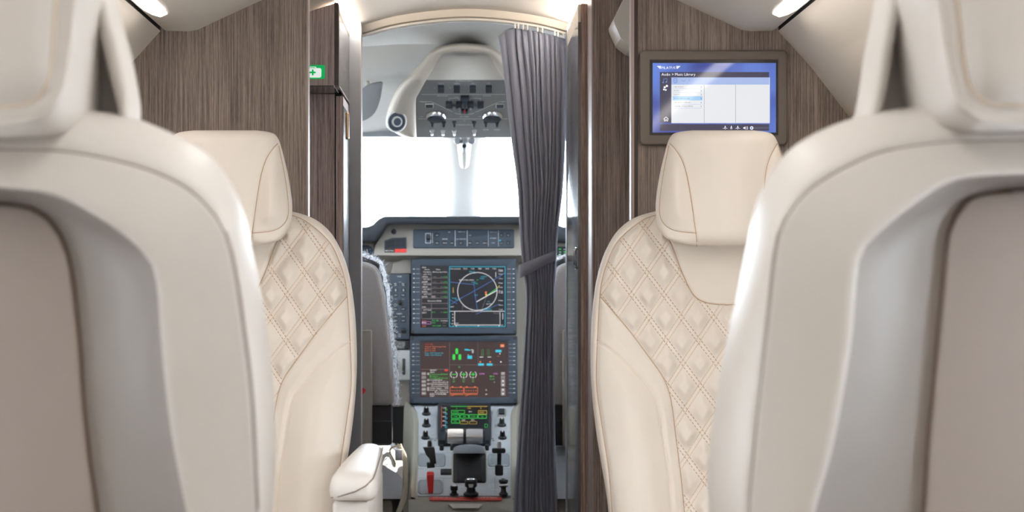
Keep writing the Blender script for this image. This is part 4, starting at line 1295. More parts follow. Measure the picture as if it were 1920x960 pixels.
for x in (857.5, 884.5):
    MB().lathe(P(x, 263.5, 5.60), (0, -1, -0.2), [(6.5 * 5.6 / F, 0), (6.5 * 5.6 / F, 0.012), (5 * 5.6 / F, 0.016), (1 * 5.6 / F, 0.017)], 18).build('knob', 'cockpit_recess', br, 'auto')
MB().lathe(P(870.5, 274, 5.582), (0, -1, 0), [(4 * 5.6 / F, 0), (4 * 5.6 / F, 0.003), (2 * 5.6 / F, 0.003)], 16).build('sensor', 'black_plastic', br, 'auto')
# dark slab on a rod, added where the liner has a recess, beside the console
sv_ = thing('recess_stand_in', 'dark grey slab added in place of a recess beside the overhead console', 'stand_in', tuple(P(700, 229, 5.3)))
cpk = [(640, 190), (660, 178), (676, 170), (690, 160.5), (705, 156), (717, 155.5), (717, 165), (713, 188), (705, 209), (694, 221), (678, 228), (655, 230), (640, 222)]
cc = [tuple(p) for p in resample(catmull(cpk + [cpk[0]], 5), 60)[:-1]]
slab(Surf(150, 5.27, 230, 5.33), cc, -0.008, 0.0, 2.0).build('added_panel', 'cockpit_recess', sv_, 'auto')
MB().tube([P(690, 170, 5.30), P(690, 160, 5.31), P(688, 140, 5.36), P(686, 110, 5.40)], 0.006, 8).build('arm', 'cockpit_pale', sv_, True)
# ================================================================== INSTRUMENT PANEL
ip = thing('instrument_panel', 'beige cockpit instrument panel under a dark padded glareshield', 'dashboard', (0.0, 5.75, 0.45))
sp_ = Surf(400, 5.64, 760, 5.56)
IPC = 872.0
def full(pts): return pts + mir(pts, IPC)
gl_top = [(455, 427), (560, 425), (676, 425), (690, 424), (699, 420), (708, 411), (718, 406.5), (732, 405), (IPC, 405)]
gl_bot = [(455, 457), (560, 456), (676, 455), (700, 453), (709, 448), (717, 436), (724, 426), (738, 421.5), (IPC, 421.5)]
ct = resample(catmull(gl_top, 6), 60); cb = resample(catmull(gl_bot, 6), 60)
ct = np.concatenate([ct, np.array(mir([tuple(p) for p in ct[:-1]], IPC))]); cb = np.concatenate([cb, np.array(mir([tuple(p) for p in cb[:-1]], IPC))])
mb = MB()
rows = [[P(a, b, 5.56) + Vector((0, 0.7, -0.03)) for a, b in ct], [P(a, b, 5.56) + Vector((0, 0.12, 0.004)) for a, b in ct],
        [P(a, b, 5.56) + Vector((0, 0.03, 0.001)) for a, b in ct], [P(a, b, 5.545) for a, b in ct * 0.93 + cb * 0.07], [P(a, b, 5.54) for a, b in ct * 0.6 + cb * 0.4],
        [P(a, b, 5.54) for a, b in ct * 0.2 + cb * 0.8], [P(a, b, 5.55) for a, b in cb], [P(a, b, 5.66) for a, b in cb]]
mb.grid(rows); mb.build('glareshield', 'glareshield', ip, True)
# main board
MB().prism([sp_.p(a, b, -0.03) for a, b in [(428, 430), (700, 430), (722, 412), (1022, 412), (1044, 430), (1316, 430), (1316, 760), (428, 760)]], sp_.n * -0.03).build('board', 'panel_beige', ip)
s1 = Surf(415, 5.60, 480, 5.57)
body = [(700, 479), (704, 460), (716, 441), (727, 424), (745, 420), (999, 420), (1017, 424), (1028, 441), (1040, 460), (1044, 479)]
slab(s1, body, -0.06, 0.0, 0.6).build('upper_fascia', 'panel_beige', ip, 'auto')
slab(s1, [(660, 453), (700, 455), (703, 478), (706, 510), (660, 510)], -0.05, -0.012).build('side_fascia', 'panel_beige', ip)
slab(s1, [(1041, 455), (1084, 453), (1084, 545), (1041, 545)], -0.05, -0.012).build('side_fascia', 'panel_beige', ip)
dk = slab(s1, rrect(1044, 461, 1082, 495, 2), -0.012, -0.006).build('guidance_panel', 'bezel_dark', ip)
f = lay(Flat(s1), -0.0055)
for k, y in enumerate((465, 470, 475, 480)):
    f.rect('scr_green', 1048 + (k % 2) * 9, y, 1052 + (k % 2) * 9, y + 2)
    f.rect('white_print', 1057 - (k % 2) * 8, y + 1, 1060 - (k % 2) * 8, y + 2)
f.rect('white_print', 1054, 488, 1059, 490)
f.build('key_print', dk)
d3 = slab(s1, [(660, 459), (690, 459), (697, 462), (700, 468), (700, 485), (660, 485)], -0.012, -0.004).build('side_display', 'bezel_dark', ip)
f = lay(Flat(s1), -0.0035)
for x, y, c in ((688, 468, 'scr_white'), (694, 467, 'scr_blue'), (681, 473, 'scr_blue'), (695, 472, 'scr_blue'), (685, 478, 'scr_cyan')): f.disc(c, x, y, 0.9)
f.build('key_print', d3)
# mode control panel
mcp = slab(s1, rrect(774.5, 431, 964, 465.5, 3), 0.0, 0.006, 0.8).build('mode_panel', 'bezel', ip, 'auto')
f = lay(Flat(s1), 0.0065)
w = 'white_print'
f.frame(w, 798, 439, 807.5, 457, 0.7); f.line(w, [(811, 439), (811, 457)], 0.5)
for x, t_ in ((819.5, 'A/P'), (832, 'YD')):
    pass
f.text(w, 'A/P', 819.5, 443.5, 2.0, 'c'); f.text(w, 'Y/D', 819.5, 458, 2.0, 'c')
f.text(w, 'AIRSPEED', 834.5, 450.5, 2.0, 'c', wmax=11); f.text(w, 'MACH', 834.5, 458, 2.0, 'c', wmax=7); f.text(w, 'VNAV', 847.5, 458, 2.0, 'c', wmax=5)
f.line(w, [(853.5, 433), (853.5, 463)], 0.8); f.line(w, [(876, 433), (876, 463)], 0.8); f.line(w, [(915.5, 433), (915.5, 463)], 0.6); f.line(w, [(934.5, 433), (934.5, 463)], 0.6)
f.text(w, 'AUTOTHROTTLE', 864.5, 450.5, 2.0, 'c', wmax=18); f.text(w, 'AT', 864.5, 458, 2.0, 'c')
for x, t_ in ((881.5, 'FD'), (895.5, 'ALT'), (909.5, 'BARO')): f.text(w, t_, x, 458, 2.0, 'c', wmax=5 if x < 900 else 7)
f.text(w, 'HDG', 881.5, 443.5, 2.0, 'c', wmax=4)
for x, y, t_ in ((925, 437.5, 'APPROACH'), (925, 449, 'SPEED')): f.text(w, t_, x, y, 1.8, 'c', wmax=13)
f.text(w, 'LNAV', 925, 457.5, 1.8, 'c')
for x, y, t_ in ((940, 443.5, 'V'), (953, 443.5, 'VS'), (940, 458, 'L/D'), (953, 458, 'M')): f.text(w, t_, x, y, 2.0, 'c')
f.line(w, [(840, 436.5), (844, 436.5)], 0.5); f.line(w, [(858, 436), (872, 436)], 0.4); f.line(w, [(862, 435), (862, 437)], 0.4)
f.disc('scr_cyan', 937.8, 452.3, 1.6)
f.build('panel_print', mcp)
for x0, x1, y in ((815, 824, 441.5), (815, 824, 456.5), (829, 839, 456.5), (844, 851, 456.5), (860, 869, 456.5), (878, 885, 456.5), (892, 899, 456.5), (905, 914, 456.5), (936, 944, 456.5), (949, 957, 456.5), (936, 944, 441.5), (949, 957, 441.5)):
    slab(s1, rrect(x0, y - 4, x1, y + 4, 1), 0.0058, 0.0062, 0.1).build('push_button', 'bezel_dark', mcp)
MB().lathe(s1.p(802.7, 448, 0.006), s1.n, [(4 * s1.m(448), 0), (4 * s1.m(448), 0.012), (3.4 * s1.m(448), 0.014), (0.4 * s1.m(448), 0.014)], 18).build('thumbwheel', 'bezel_dark', mcp, 'auto')
# fire panel, round sensor
fp = slab(s1, [(721, 452), (735, 447), (762, 446), (762, 466), (721, 466)], 0.0, 0.005, 0.4).build('fire_panel', 'bezel', ip)
slab(s1, [(742, 449), (760.5, 448.4), (760.5, 463), (742, 463)], 0.005, 0.008, 0.4).build('cover', 'bezel_dark', fp)
slab(s1, [(723, 453.5), (740.5, 450), (740.5, 463.5), (723, 463.5)], 0.005, 0.008, 0.4).build('cover', 'bezel_dark', fp)
slab(s1, [(721, 467), (740.5, 467), (740.5, 473.5), (721, 473.5)], 0.0, 0.002).build('label_plate', 'black_plastic', fp)
slab(s1, [(740.5, 467), (762, 467), (762, 473.5), (740.5, 473.5)], 0.0, 0.002).build('label_plate', 'red', fp)
f = lay(Flat(s1), 0.0025); f.text(w, 'FIRE RTING', 730.8, 472, 2.6, 'c', wmax=16.5); f.text('red_strip', 'L ENG ARM', 751, 472, 2.6, 'c', wmax=16); f.line(w, [(743, 464.7), (761, 464.2)], 0.8)
f.build('panel_print', fp)
MB().lathe(s1.p(738.5, 434.5), s1.n, [(5 * s1.m(434), 0), (4.6 * s1.m(434), 0.006), (3 * s1.m(434), 0.008), (0.5 * s1.m(434), 0.0075)], 18).build('warning_lamp', 'bezel_dark', ip, 'auto')
# fairing left of the displays
slab(sp_, [(702, 479), (744, 476), (769, 479), (767.5, 760), (745, 760), (736, 720), (730, 640), (722, 560)], -0.05, -0.008).build('lower_fascia', 'panel_beige', ip)
slab(sp_, [(738, 494), (771, 483), (771, 514), (733, 514)], -0.01, 0.012, 1.5).build('fairing', 'panel_beige', ip, 'auto')
# audio and radio control panel
s2 = Surf(510, 5.565, 640, 5.53)
ra = slab(s2, rrect(731, 514, 767.8, 636.5, 2), -0.03, 0.004, 0.6).build('radio_panel', 'bezel', ip, 'auto')
slab(s2, [(720, 516), (729, 516), (731, 610), (727, 610)], -0.03, 0.0).build('side_display', 'bezel_dark', ip)
f = lay(Flat(s2), 0.0045)
f.text(w, 'AUDIO', 749.5, 520, 2.3, 'c', wmax=9); f.text('plate_grey', 'COM', 749.5, 530.3, 1.7, 'c')
for x in (742, 756.5):
    for y, t_ in ((533.5, 'MIC'), (536.5, 'SPK'), (554.8, 'NAV'), (581, 'MKR' if x < 750 else 'INT'), (595.2, 'NAV' if x < 750 else 'DME'), (602.6, 'COM' if x < 750 else 'ADF')): f.text(w, t_, x, y, 1.9, 'c', wmax=5.5)
    f.disc('plate_grey', x, 544.5, 1.4); f.line('plate_grey', [(x, 542), (x, 547)], 1.0)
    f.text('plate_grey', 'HDPH', x, 562, 1.4, 'c')
f.text(w, 'RADIO', 749.5, 590, 2.5, 'c', wmax=10); f.text(w, 'XPDR', 742, 609, 1.9, 'c', wmax=5)
f.ring('plate_grey', 741, 572.5, 2.4, 0.6, n=12); f.text('plate_grey', 'PUSH', 744.5, 572.7, 1.2, 'l')
f.text(w, 'FREQ', 742, 620.5, 1.7, 'c', wmax=6); f.text(w, 'TRANSFER', 741.5, 623.3, 1.5, 'c', wmax=11); f.text(w, 'PUSH', 749, 627.3, 1.5, 'c'); f.text(w, 'DUAL', 749, 630, 1.5, 'c'); f.text(w, 'MODE', 749, 632.6, 1.5, 'c')
f.build('panel_print', ra)
for x in (742, 756.5):
    for y in (534.5, 544.5, 554, 580, 594.5, 602):
        slab(s2, rrect(x - 4.6, y - 3.4, x + 4.6, y + 3.2, 1), 0.0035, 0.00435, 0.1).build('push_button', 'bezel_dark', ra)
for x, y, r in ((750.5, 568.5, 5.0), (757, 620, 5.0)):
    k = s2.m(y)
    MB().lathe(s2.p(x, y, 0.004), s2.n, [(r * k, 0), (r * k * 0.94, 0.010), (r * k * 0.62, 0.011), (r * k * 0.58, 0.020), (r * 0.1 * k, 0.021)], 18).build('knob', 'black_plastic', ra, 'auto')
pl_ = slab(s2, [(734, 641), (766, 640), (766, 654.5), (734.5, 654.5)], -0.02, 0.002).build('placard', 'placard', ip)
f = lay(Flat(s2), 0.0025)
for k, t_ in enumerate(('LANDING GEAR', 'MAX OPERATING', 'SPEED 200 KIAS', 'EMERGENCY', 'EXTENSION')): f.text(w, t_, 750, 643.6 + k * 2.6, 1.7, 'c', wmax=20 - 3 * (k > 2))
f.build('placard_print', pl_)
# gear lever plate
s3 = Surf(650, 5.53, 720, 5.50)
gp = slab(s3, [(734, 656.5), (769, 656.5), (769, 712), (738, 712)], -0.03, 0.001, 0.6).build('gear_plate', 'plate_grey', ip)
slab(s3, rrect(738.5, 673, 745.8, 705, 2), 0.001, 0.002).build('slot', 'bezel_dark', gp)
slab(s3, rrect(736.5, 675, 744.5, 692, 3), 0.002, 0.03, 1.5).build('gear_lever', 'black_plastic', gp, 'auto')
slab(s3, rrect(736.8, 673, 744.3, 678, 1.5), 0.03, 0.034, 0.8).build('lever_tip', 'chrome', gp, 'auto')
slab(s3, rrect(754.5, 672.5, 760.2, 703, 2), 0.001, 0.003).build('slot', 'black_plastic', gp)

# ================================================================== DISPLAYS
def display(name, label, sf, bez, scr, scrm, bz='bezel'):
    t = thing(name, label, 'display', tuple(sf.p((bez[0] + bez[2]) / 2, bez[3], -0.02)))
    x0, y0, x1, y1 = bez; a0, b0, a1, b1 = scr
    mb = MB()
    mb.grid([[sf.p(x, y, h) for x, y in rrect(*a, 3)] for a, h in (((x0, y0, x1, y1, 2.5), -0.02), ((x0, y0, x1, y1, 2.5), 0.006), ((x0 + 1, y0 + 1, x1 - 1, y1 - 1, 2), 0.008),
             ((a0 - 2.5, b0 - 2.5, a1 + 2.5, b1 + 2.5, 1), 0.008), ((a0, b0, a1, b1, 0.5), 0.005))], True)
    mb.build('bezel', bz, t, 'auto')
    sc = slab(sf, [(a0 - 0.3, b0 - 0.3), (a1 + 0.3, b0 - 0.3), (a1 + 0.3, b1 + 0.3), (a0 - 0.3, b1 + 0.3)], 0.0, 0.0052).build('screen', scrm, t)
    return t, sc
sA = Surf(486, 5.575, 628, 5.535)
dA, scA = display('navigation_display', 'upper dark framed display showing a round navigation map', sA, (771, 486, 968.5, 627), (788.5, 499.5, 950, 614.5), 'scr_black')
fk = lay(Flat(sA), 0.0085)
for k, y in enumerate((505.5, 514.3, 522.8, 531.3, 539.7, 548.2, 563, 571.7, 580.3, 588.8, 597.6, 606.4)):
    for xa, xb, xc_, xd in ((774.5, 778, 780, 787), (950.5, 958, 961, 964.5)):
        if xa < 800: fk.line(w, [(xa, y), (xb, y)], 1.2); fk.line('plate_grey', [(xc_, y), (xd, y)], 0.6)
        else: fk.line('plate_grey', [(xa, y), (xb, y)], 0.6); fk.line(w, [(xc_, y), (xd, y)], 1.2)
fk.build('softkey_print', dA)
for x, y in ((774, 623), (965.5, 623)): sbox(x, y, 6, 6, 'bezel_dark', 'corner_screw', dA, s=sA, top=0.0095)
f = lay(Flat(sA), 0.0054)
c_ = 'scr_white'
f.frame('scr_cyan', 842.8, 500.8, 947, 613, 0.9)
f.text(c_, 'FPLN', 792, 503.3, 2.2); f.text(c_, 'Active', 796, 507, 2.2, wmax=10); f.text(c_, 'Cruise', 817, 507, 2.2, wmax=9)
f.text(c_, 'Via Ident', 793.5, 511.6, 2.2, wmax=15); f.text(c_, 'Alt Reg Spd Time', 811, 511.6, 2.2, wmax=28)
rows_ = [(512.8, 522), (522, 531.6), (531.6, 541), (541, 550), (550, 559.5)]
nm_ = (('OPOXI', '259 7.9'), ('BAMIX', '259 25.0'), ('XEDAV', '259 10.8'), ('BODEL', '259 14.0'), ('EDPR', '259 3.0'))
for (ya, yb), (n1, n2) in zip(rows_, nm_):
    f.line('scr_grey', [(791, yb), (840, yb)], 0.7)
    f.text(c_, n2, 794, ya + 3.5, 2.3, wmax=14); f.text(c_, n1, 792, yb - 1.2, 2.5, wmax=10)
    f.line('scr_grey', [(812, yb - 2.4), (818, yb - 2.4)], 0.6); f.line('scr_grey', [(826, yb - 2.4), (830, yb - 2.4)], 0.6); f.text('scr_green', '00:30', 831.5, yb - 1.3, 2.2, wmax=7.5)
f.line('scr_grey', [(809, 512), (809, 559)], 0.6); f.rect('scr_grey', 809.5, 555, 816, 559, 1)
f.line('scr_grey', [(790.5, 512), (790.5, 598)], 0.5); f.line('scr_grey', [(840, 512), (840, 598)], 0.5)
f.text(c_, 'Alternate FPLN', 814.5, 566, 2.6, 'c', wmax=26)
for y in (569.5, 579, 598.3): f.line('scr_grey', [(791, y), (840, y)], 0.8)
f.line('scr_grey', [(809, 569.5), (809, 598)], 0.7)
f.text(c_, 'LKPR', 792, 577.5, 2.4, wmax=7); f.text(c_, '307 54.8', 794, 583, 2.3, wmax=14); f.text(c_, 'EDDC', 792, 588, 2.5, wmax=8); f.text('scr_green', 'DCT', 810, 587.3, 2.4, wmax=6); f.line('scr_grey', [(826, 586), (830, 586)], 0.6); f.text('scr_green', '01:10', 831.5, 587.3, 2.2, wmax=7.5)
f.text('scr_orange', 'Dest', 792, 603, 2.4, wmax=8); f.text('scr_green', 'ETE', 810, 603, 2.4, wmax=6); f.text('scr_green', 'FPL', 818, 603, 2.4, wmax=6); f.text(c_, 'Fuel Rem', 827, 603, 2.4, wmax=13)
f.text(c_, 'EDPR', 792, 607, 2.4, wmax=7.5); f.frame('scr_magenta', 791.5, 603.8, 808, 608, 0.5); f.text('scr_orange', 'EDBR', 792, 613, 2.4, wmax=7.5); f.text('scr_green', '00:30', 810, 607, 2.4, wmax=7); f.text('scr_green', '+700 COMP', 810, 612.7, 2.4, wmax=17); f.line('scr_grey', [(830, 611.5), (836, 611.5)], 0.6); f.line('scr_grey', [(830, 606), (836, 606)], 0.6)
# map half
f.text(c_, 'Aeronautical', 844.5, 505.7, 2.3, wmax=19)
for x, t_ in ((872.5, 'FPLN'), (886.3, 'OCD'), (899.8, 'TERR'), (913.7, 'WX'), (926.8, 'TCAS')): f.text(c_, t_, x, 505.7, 2.3, 'c', wmax=7)
f.ring(c_, 895, 547, 37, 0.9, n=48, ry=35.5)
f.line('scr_blue', [(844, 529.5), (889, 534.3), (890.5, 552), (895, 581)], 0.7); f.line('scr_blue', [(862, 561), (893, 544), (930, 523), (947, 512)], 0.7); f.line('scr_blue', [(846, 571), (866, 559)], 0.7)
f.line('scr_blue', [(892, 590), (935, 571)], 0.6); f.line('scr_grey', [(903, 582), (914, 552)], 0.5); f.line('scr_grey', [(867, 574), (882, 581), (899, 584)], 0.9); f.line('scr_blue', [(844, 563), (857, 570)], 0.6)
f.line(c_, [(893.5, 566.5), (912, 556), (932, 545)], 1.3); f.line('scr_green', [(915, 553.5), (931, 541.5)], 1.0); f.line('scr_yellow', [(931, 541.5), (937, 536)], 0.8)
f.disc('scr_orange', 911, 549, 2.0); f.disc('scr_yellow', 911.5, 553.2, 1.8); f.text('scr_green', 'D7', 894, 526.7, 2.0)
f.text(c_, 'EDKA-PROFILE LANDED', 861, 526.7, 2.0, wmax=28)
for x, y, t_ in ((880, 511, 'BEROX'), (883, 513.5, 'LALUK'), (902, 520.5, 'RUDNO'), (899, 524, 'VARIK'), (884, 531, 'SOMIS'), (888, 533.5, 'EL 128'), (847, 561, 'TIPAM'), (853, 563.5, 'VLM 90'), (889, 555, 'OKX'), (909, 580, 'GOLOP'), (913, 583, 'DETUP'), (905, 581.5, 'ERASU')): f.text('scr_cyan', t_, x, y, 2.2)
f.text(c_, 'NEST', 844.5, 577, 2.2, wmax=7); f.text(c_, 'LK-TSA', 912, 571.7, 2.0, wmax=11); f.text('scr_cyan', 'TSA', 913, 567, 2.0); f.text(c_, 'RAKIN', 897, 583, 2.0)
f.line('scr_grey', [(867, 570), (867, 584)], 0.4)
for y, t_ in ((507.5, 'Range'), (510, 'NM'), (515.2, 'Range'), (524, 'Offset'), (532.2, 'Map'), (540.5, 'VSD'), (547.3, 'Rng'), (550.5, 'Full'), (565, 'Hdg'), (573.5, 'Menu'), (582, 'TCAS')): f.text(c_, t_, 939, y, 2.0, 'c', wmax=8)
for x, y0 in ((849.8, 540), (929.5, 511)):
    for k in range(4): f.rect('scr_yellow' if x < 900 else c_, x - 0.6, y0 + k * 2.6, x + 0.6, y0 + k * 2.6 + 1.6, 1)
f.line(c_, [(844, 584.2), (946, 584.2)], 0.8); f.line(c_, [(852.5, 585), (852.5, 610), (939, 610)], 0.9); f.line(c_, [(937.5, 586), (937.5, 609)], 0.7); f.line(c_, [(853, 606.8), (860, 606.8)], 0.6)
for y, t_ in ((591, '6k'), (597, '4k'), (603, '2k'), (608.5, '200'), (612.5, '0')): f.text(c_, t_, 851, y, 2.3, 'r')
for x in (855.5, 897, 936): f.rect(c_, x - 0.6, 609.5, x + 0.6, 612.5, 1)
for k in range(5): f.rect(c_, 942, 588 + k * 2.4, 943.3, 589.5 + k * 2.4, 1)
f.frame('scr_grey', 926, 585, 936, 588.5, 0.5); f.text(c_, 'VP', 940, 611.5, 2.0)
f.build('screen_graphics', scA)

sB = Surf(630, 5.53, 757, 5.495)
dB, scB = display('systems_display', 'lower dark framed display with brown screen of checklists and gauges', sB, (768.5, 630.5, 970, 757), (788, 641, 953, 745), 'scr_brown')
fk = lay(Flat(sB), 0.0085)
for k, y in enumerate((646.3, 653.7, 661.4, 669.3, 677, 684.6, 698, 705.5, 713.2, 721, 729.3, 737.2)):
    fk.line(w, [(773, y), (777, y)], 1.2); fk.line('plate_grey', [(779, y), (786.5, y)], 0.6); fk.line('plate_grey', [(954, y), (960, y)], 0.6); fk.line(w, [(961.5, y), (966, y)], 1.2)
fk.build('softkey_print', dB)
for x, y in ((774, 635), (965.5, 635), (773, 751.5), (966, 751.5)): sbox(x, y, 6, 6, 'bezel_dark', 'corner_screw', dB, s=sB, top=0.0095)
f = lay(Flat(sB), 0.0054)
for k, (t_, c, wd) in enumerate((('OAT OFF', 'scr_red', 15), ('Aural Warning Fail', 'scr_orange', 39), ('BAT 2 OFF', 'scr_orange', 20), ('BAT 3 OFF', 'scr_orange', 20), ('Fast GTY Degrade', 'scr_cyan', 35), ('PAR OXY Manual', 'scr_cyan', 31))): f.text(c, t_, 797, 647.5 + k * 4.0, 2.4, wmax=wd)
for xs_ in ((843, 642, 843, 744), ): f.line('scr_grey', [(xs_[0], xs_[1]), (xs_[2], xs_[3])], 0.4)
f.line('scr_grey', [(844, 684.5), (952, 684.5)], 0.3); f.line('scr_grey', [(896, 642), (896, 684)], 0.3); f.line('scr_grey', [(790, 693), (842, 693)], 0.5)
for x, y in ((856.5, 659), (851, 670), (862.2, 670)):
    f.poly('scr_green', rrect(x - 2.5, y - 5.3, x + 2.5, y + 5.3, 2.2), 1)
f.poly('scr_cyan', [(871, 655), (876, 655), (882, 656.5), (882, 658), (871, 657.5)], 1)
for k in range(3): f.line(c_, [(883 + k * 1.0, 656 + k * 3), (888, 657 + k * 2)], 0.9)
f.rect('scr_cyan', 876.5, 667.5, 885, 673.3, 1); f.line(c_, [(877, 665), (879, 667)], 0.6)
f.rect('scr_cyan', 929, 656.5, 940, 661, 1); f.disc(c_, 937.3, 663.8, 1.1); f.line('scr_orange', [(932, 668.5), (937, 668.5)], 0.5); f.disc(c_, 939, 679, 1.3)
for x in (902, 918): f.rect('scr_cyan', x - 5.3, 682, x + 5.3, 686, 1)
for x in (900.5, 919): f.disc('scr_orange', x, 679, 1.6)
for x, a in ((899, 1), (921, -1)): f.line(c_, [(x, 670), (x + a * 7, 670)], 0.9); f.line('scr_green', [(x + a * 4, 655), (x + a * 4, 668)], 0.25); f.line('scr_green', [(x + a * 7, 655), (x + a * 7, 668)], 0.25)
f.poly('scr_orange', rrect(938, 646, 945.5, 651.5, 1), 1); f.text(c_, 'ON', 941.7, 650.3, 2.0, 'c', lay=2)
f.text('scr_green', '25', 861.5, 690, 2.8, 'c'); 
for x in (851, 869.5, 887):
    f.ring(c_, x, 703, 6.3, 0.8, a0=-60, a1=60, n=10); f.ring(c_, x, 703, 6.3, 0.8, a0=120, a1=240, n=10); f.disc(c_, x, 708.5, 1.1)
    f.line('scr_green', [(x - 4.5, 702.5), (x + 4.5, 702.5)], 1.2)
    if x > 860: f.line('scr_green', [(x, 699), (x, 706.5)], 1.3)
    f.text('scr_green', '0.0', x, 713.5, 2.6, 'c'); f.text('scr_green', '00', x, 717.3, 2.6, 'c')
f.text('scr_magenta', 'LKPR', 899, 702.7, 2.8, wmax=10); f.text('scr_magenta', 'STD', 925, 702.7, 2.8, wmax=9); f.text('scr_green', '1100', 918.5, 707.5, 2.8, wmax=9); f.text('scr_green', '0.00', 918.5, 712.8, 2.8, wmax=9); f.text(c_, '0', 926, 718.5, 2.8)
f.text(c_, '35', 910, 733, 2.6); f.text(c_, '34', 910, 741, 2.6)
for xa in (844, 870.5):
    f.frame('scr_orange', xa, 727, xa + 25, 738, 0.8); f.line('scr_orange', [(xa, 740), (xa + 25, 740)], 0.9)
    for k in range(5): f.rect('scr_orange', xa + 2.5 + k * 4.5, 732.5, xa + 5 + k * 4.5, 733.5, 1)
    for dx in (4.5, 20): f.poly('scr_orange', rrect(xa + dx - 2, 725, xa + dx + 2, 727.5, 1), 1)
    f.line('scr_orange', [(xa + 2, 743), (xa + 12, 739)], 0.7)
f.text(c_, 'TRANSIT', 806, 695.7, 2.3, wmax=13); f.text(c_, 'CHECK', 806, 699.6, 2.3, wmax=9); f.poly('scr_red', rrect(833.5, 693, 840, 696.5, 1), 1)
for k, (t_, c) in enumerate((('Locations/Indent', 'scr_green'), ('Data............', 'scr_green'), ('Fuel/Weight/Down', 'scr_green'), ('COM/NAV..........', c_), ('....Set/Checked', c_), ('PAX Briefing/Cabin', c_), ('...Done/Secured', c_), ('Cabin Signs.....ON', c_), ('Start-up Clearance', c_), ('.......Received', c_), ('READY FOR ENGINE', c_), ('START', c_))):
    f.text(c, t_, 806, 703.3 + k * 3.72, 2.4, wmax=34.5 if k not in (10, 11) else (31 if k == 10 else 9))
for y in (701.5, 713, 720.5, 727.8, 731.5): f.frame(c_, 801.5, y - 1.3, 804.3, y + 1.3, 0.5)
for y, t_ in ((701, 'C/L'), (708, ''), (715.8, 'NEXT'), (723, 'BACK'), (730.5, 'SKIP'), (738, 'MAP')):
    f.poly('scr_grey', rrect(790.5, y - 3, 799, y + 2.8, 0.8), 0); f.text(c_, t_, 794.7, y + 1, 2.0, 'c', lay=2, wmax=6.5) if t_ else None
for y in (701, 708): f.poly('scr_grey', rrect(939, y - 3, 947, y + 2.8, 0.8), 0)
f.text(c_, 'CABIN', 943, 700.6, 1.8, 'c', lay=2, wmax=6.5); f.text(c_, 'ALT', 943, 703.2, 1.8, 'c', lay=2)
for y in (718.5, 735): f.poly('scr_grey', rrect(939, y - 7, 947, y + 7, 0.8), 0); f.poly(c_, [(943, y - 6), (945.3, y - 2.5), (940.7, y - 2.5)], 1); f.poly(c_, [(943, y + 6), (945.3, y + 2.5), (940.7, y + 2.5)], 1)
f.build('screen_graphics', scB)
# ================================================================== CENTRE PEDESTAL
pd = thing('centre_pedestal', 'grey centre pedestal with throttle levers, knobs and a touchscreen', 'console', tuple(Vector((0.0, 5.2, 0.0))))
sq = Surf(757, 5.52, 936, 4.95)
def pY(py): return sq.Y(py)
# shell: flared sides and sloping top
prof = [(757, 769, 968), (768, 776, 962), (778, 781, 961), (800, 784, 960), (850, 783, 960), (900, 781, 960.5), (936, 779.5, 961)]
rows = []
for py, xa, xb in prof:
    a = sq.p(xa, py); b = sq.p(xb, py)
    rows.append([Vector((a.x - 0.020, a.y + 0.02, 0.0)), Vector((a.x - 0.020, a.y, a.z - 0.10)), Vector((a.x - 0.018, a.y, a.z - 0.012)), a + Vector((-0.012, 0, 0.006)), a + Vector((-0.004, 0, 0.004)), a,
                 b, b + Vector((0.004, 0, 0.004)), b + Vector((0.012, 0, 0.006)), Vector((b.x + 0.018, b.y, b.z - 0.012)), Vector((b.x + 0.020, b.y, b.z - 0.10)), Vector((b.x + 0.020, b.y + 0.02, 0.0))])
mb = MB(); mb.grid(rows)
# front apron falling to the floor
a = sq.p(779.5, 936); b = sq.p(961, 936)
fr = []
for dz, dy in ((0, 0), (-0.012, -0.012), (-0.03, -0.02), (-0.10, -0.03), (-0.20, -0.03), (-a.z, -0.01)):
    fr.append([Vector((a.x - 0.018, a.y + dy, a.z + dz)), Vector((a.x, a.y + dy, a.z + dz)), Vector((b.x, b.y + dy, b.z + dz)), Vector((b.x + 0.02, b.y + dy, b.z + dz))])
mb.grid(fr)
mb.build('shell', 'panel_side', pd, 'auto')
slab(sq, [(770, 757.5), (966.5, 757.5), (960, 768), (957, 780), (957.5, 932), (783, 932), (784.5, 850), (785, 795), (782, 776), (776, 764)], -0.01, 0.004, 0.4).build('top_panel', 'pedestal_grey', pd)
f = lay(Flat(sq), 0.0046)
for pts in (([(783, 852), (847, 852)]), ([(912, 852), (957, 852)]), ([(783, 882), (847, 882)]), ([(783, 899.5), (847, 899.5)]), ([(831, 899.5), (831, 931)]), ([(928, 897), (928, 930)]), ([(912, 882), (957, 882)])): f.line('tray_grey', pts, 0.7)
f.text(w, 'WINDSHIELD', 800, 767.5, 2.0, 'c', wmax=22); f.text(w, 'OFF', 789, 777, 1.6, 'c'); f.text(w, 'NORM', 812, 774, 1.6, 'c'); f.text(w, 'HEAT', 812, 778, 1.6, 'c')
f.text(w, 'PITOT', 799, 791, 2.0, 'c', wmax=10); f.text(w, 'L', 788, 800, 1.7, 'c'); f.text(w, 'R', 811, 800, 1.7, 'c'); f.text(w, 'ICE', 799, 809.5, 2.0, 'c'); f.text(w, 'AUTO', 788, 819, 1.6, 'c'); f.text(w, 'ON', 811, 816, 1.6, 'c'); f.text(w, 'MAN', 812, 823, 1.6, 'c')
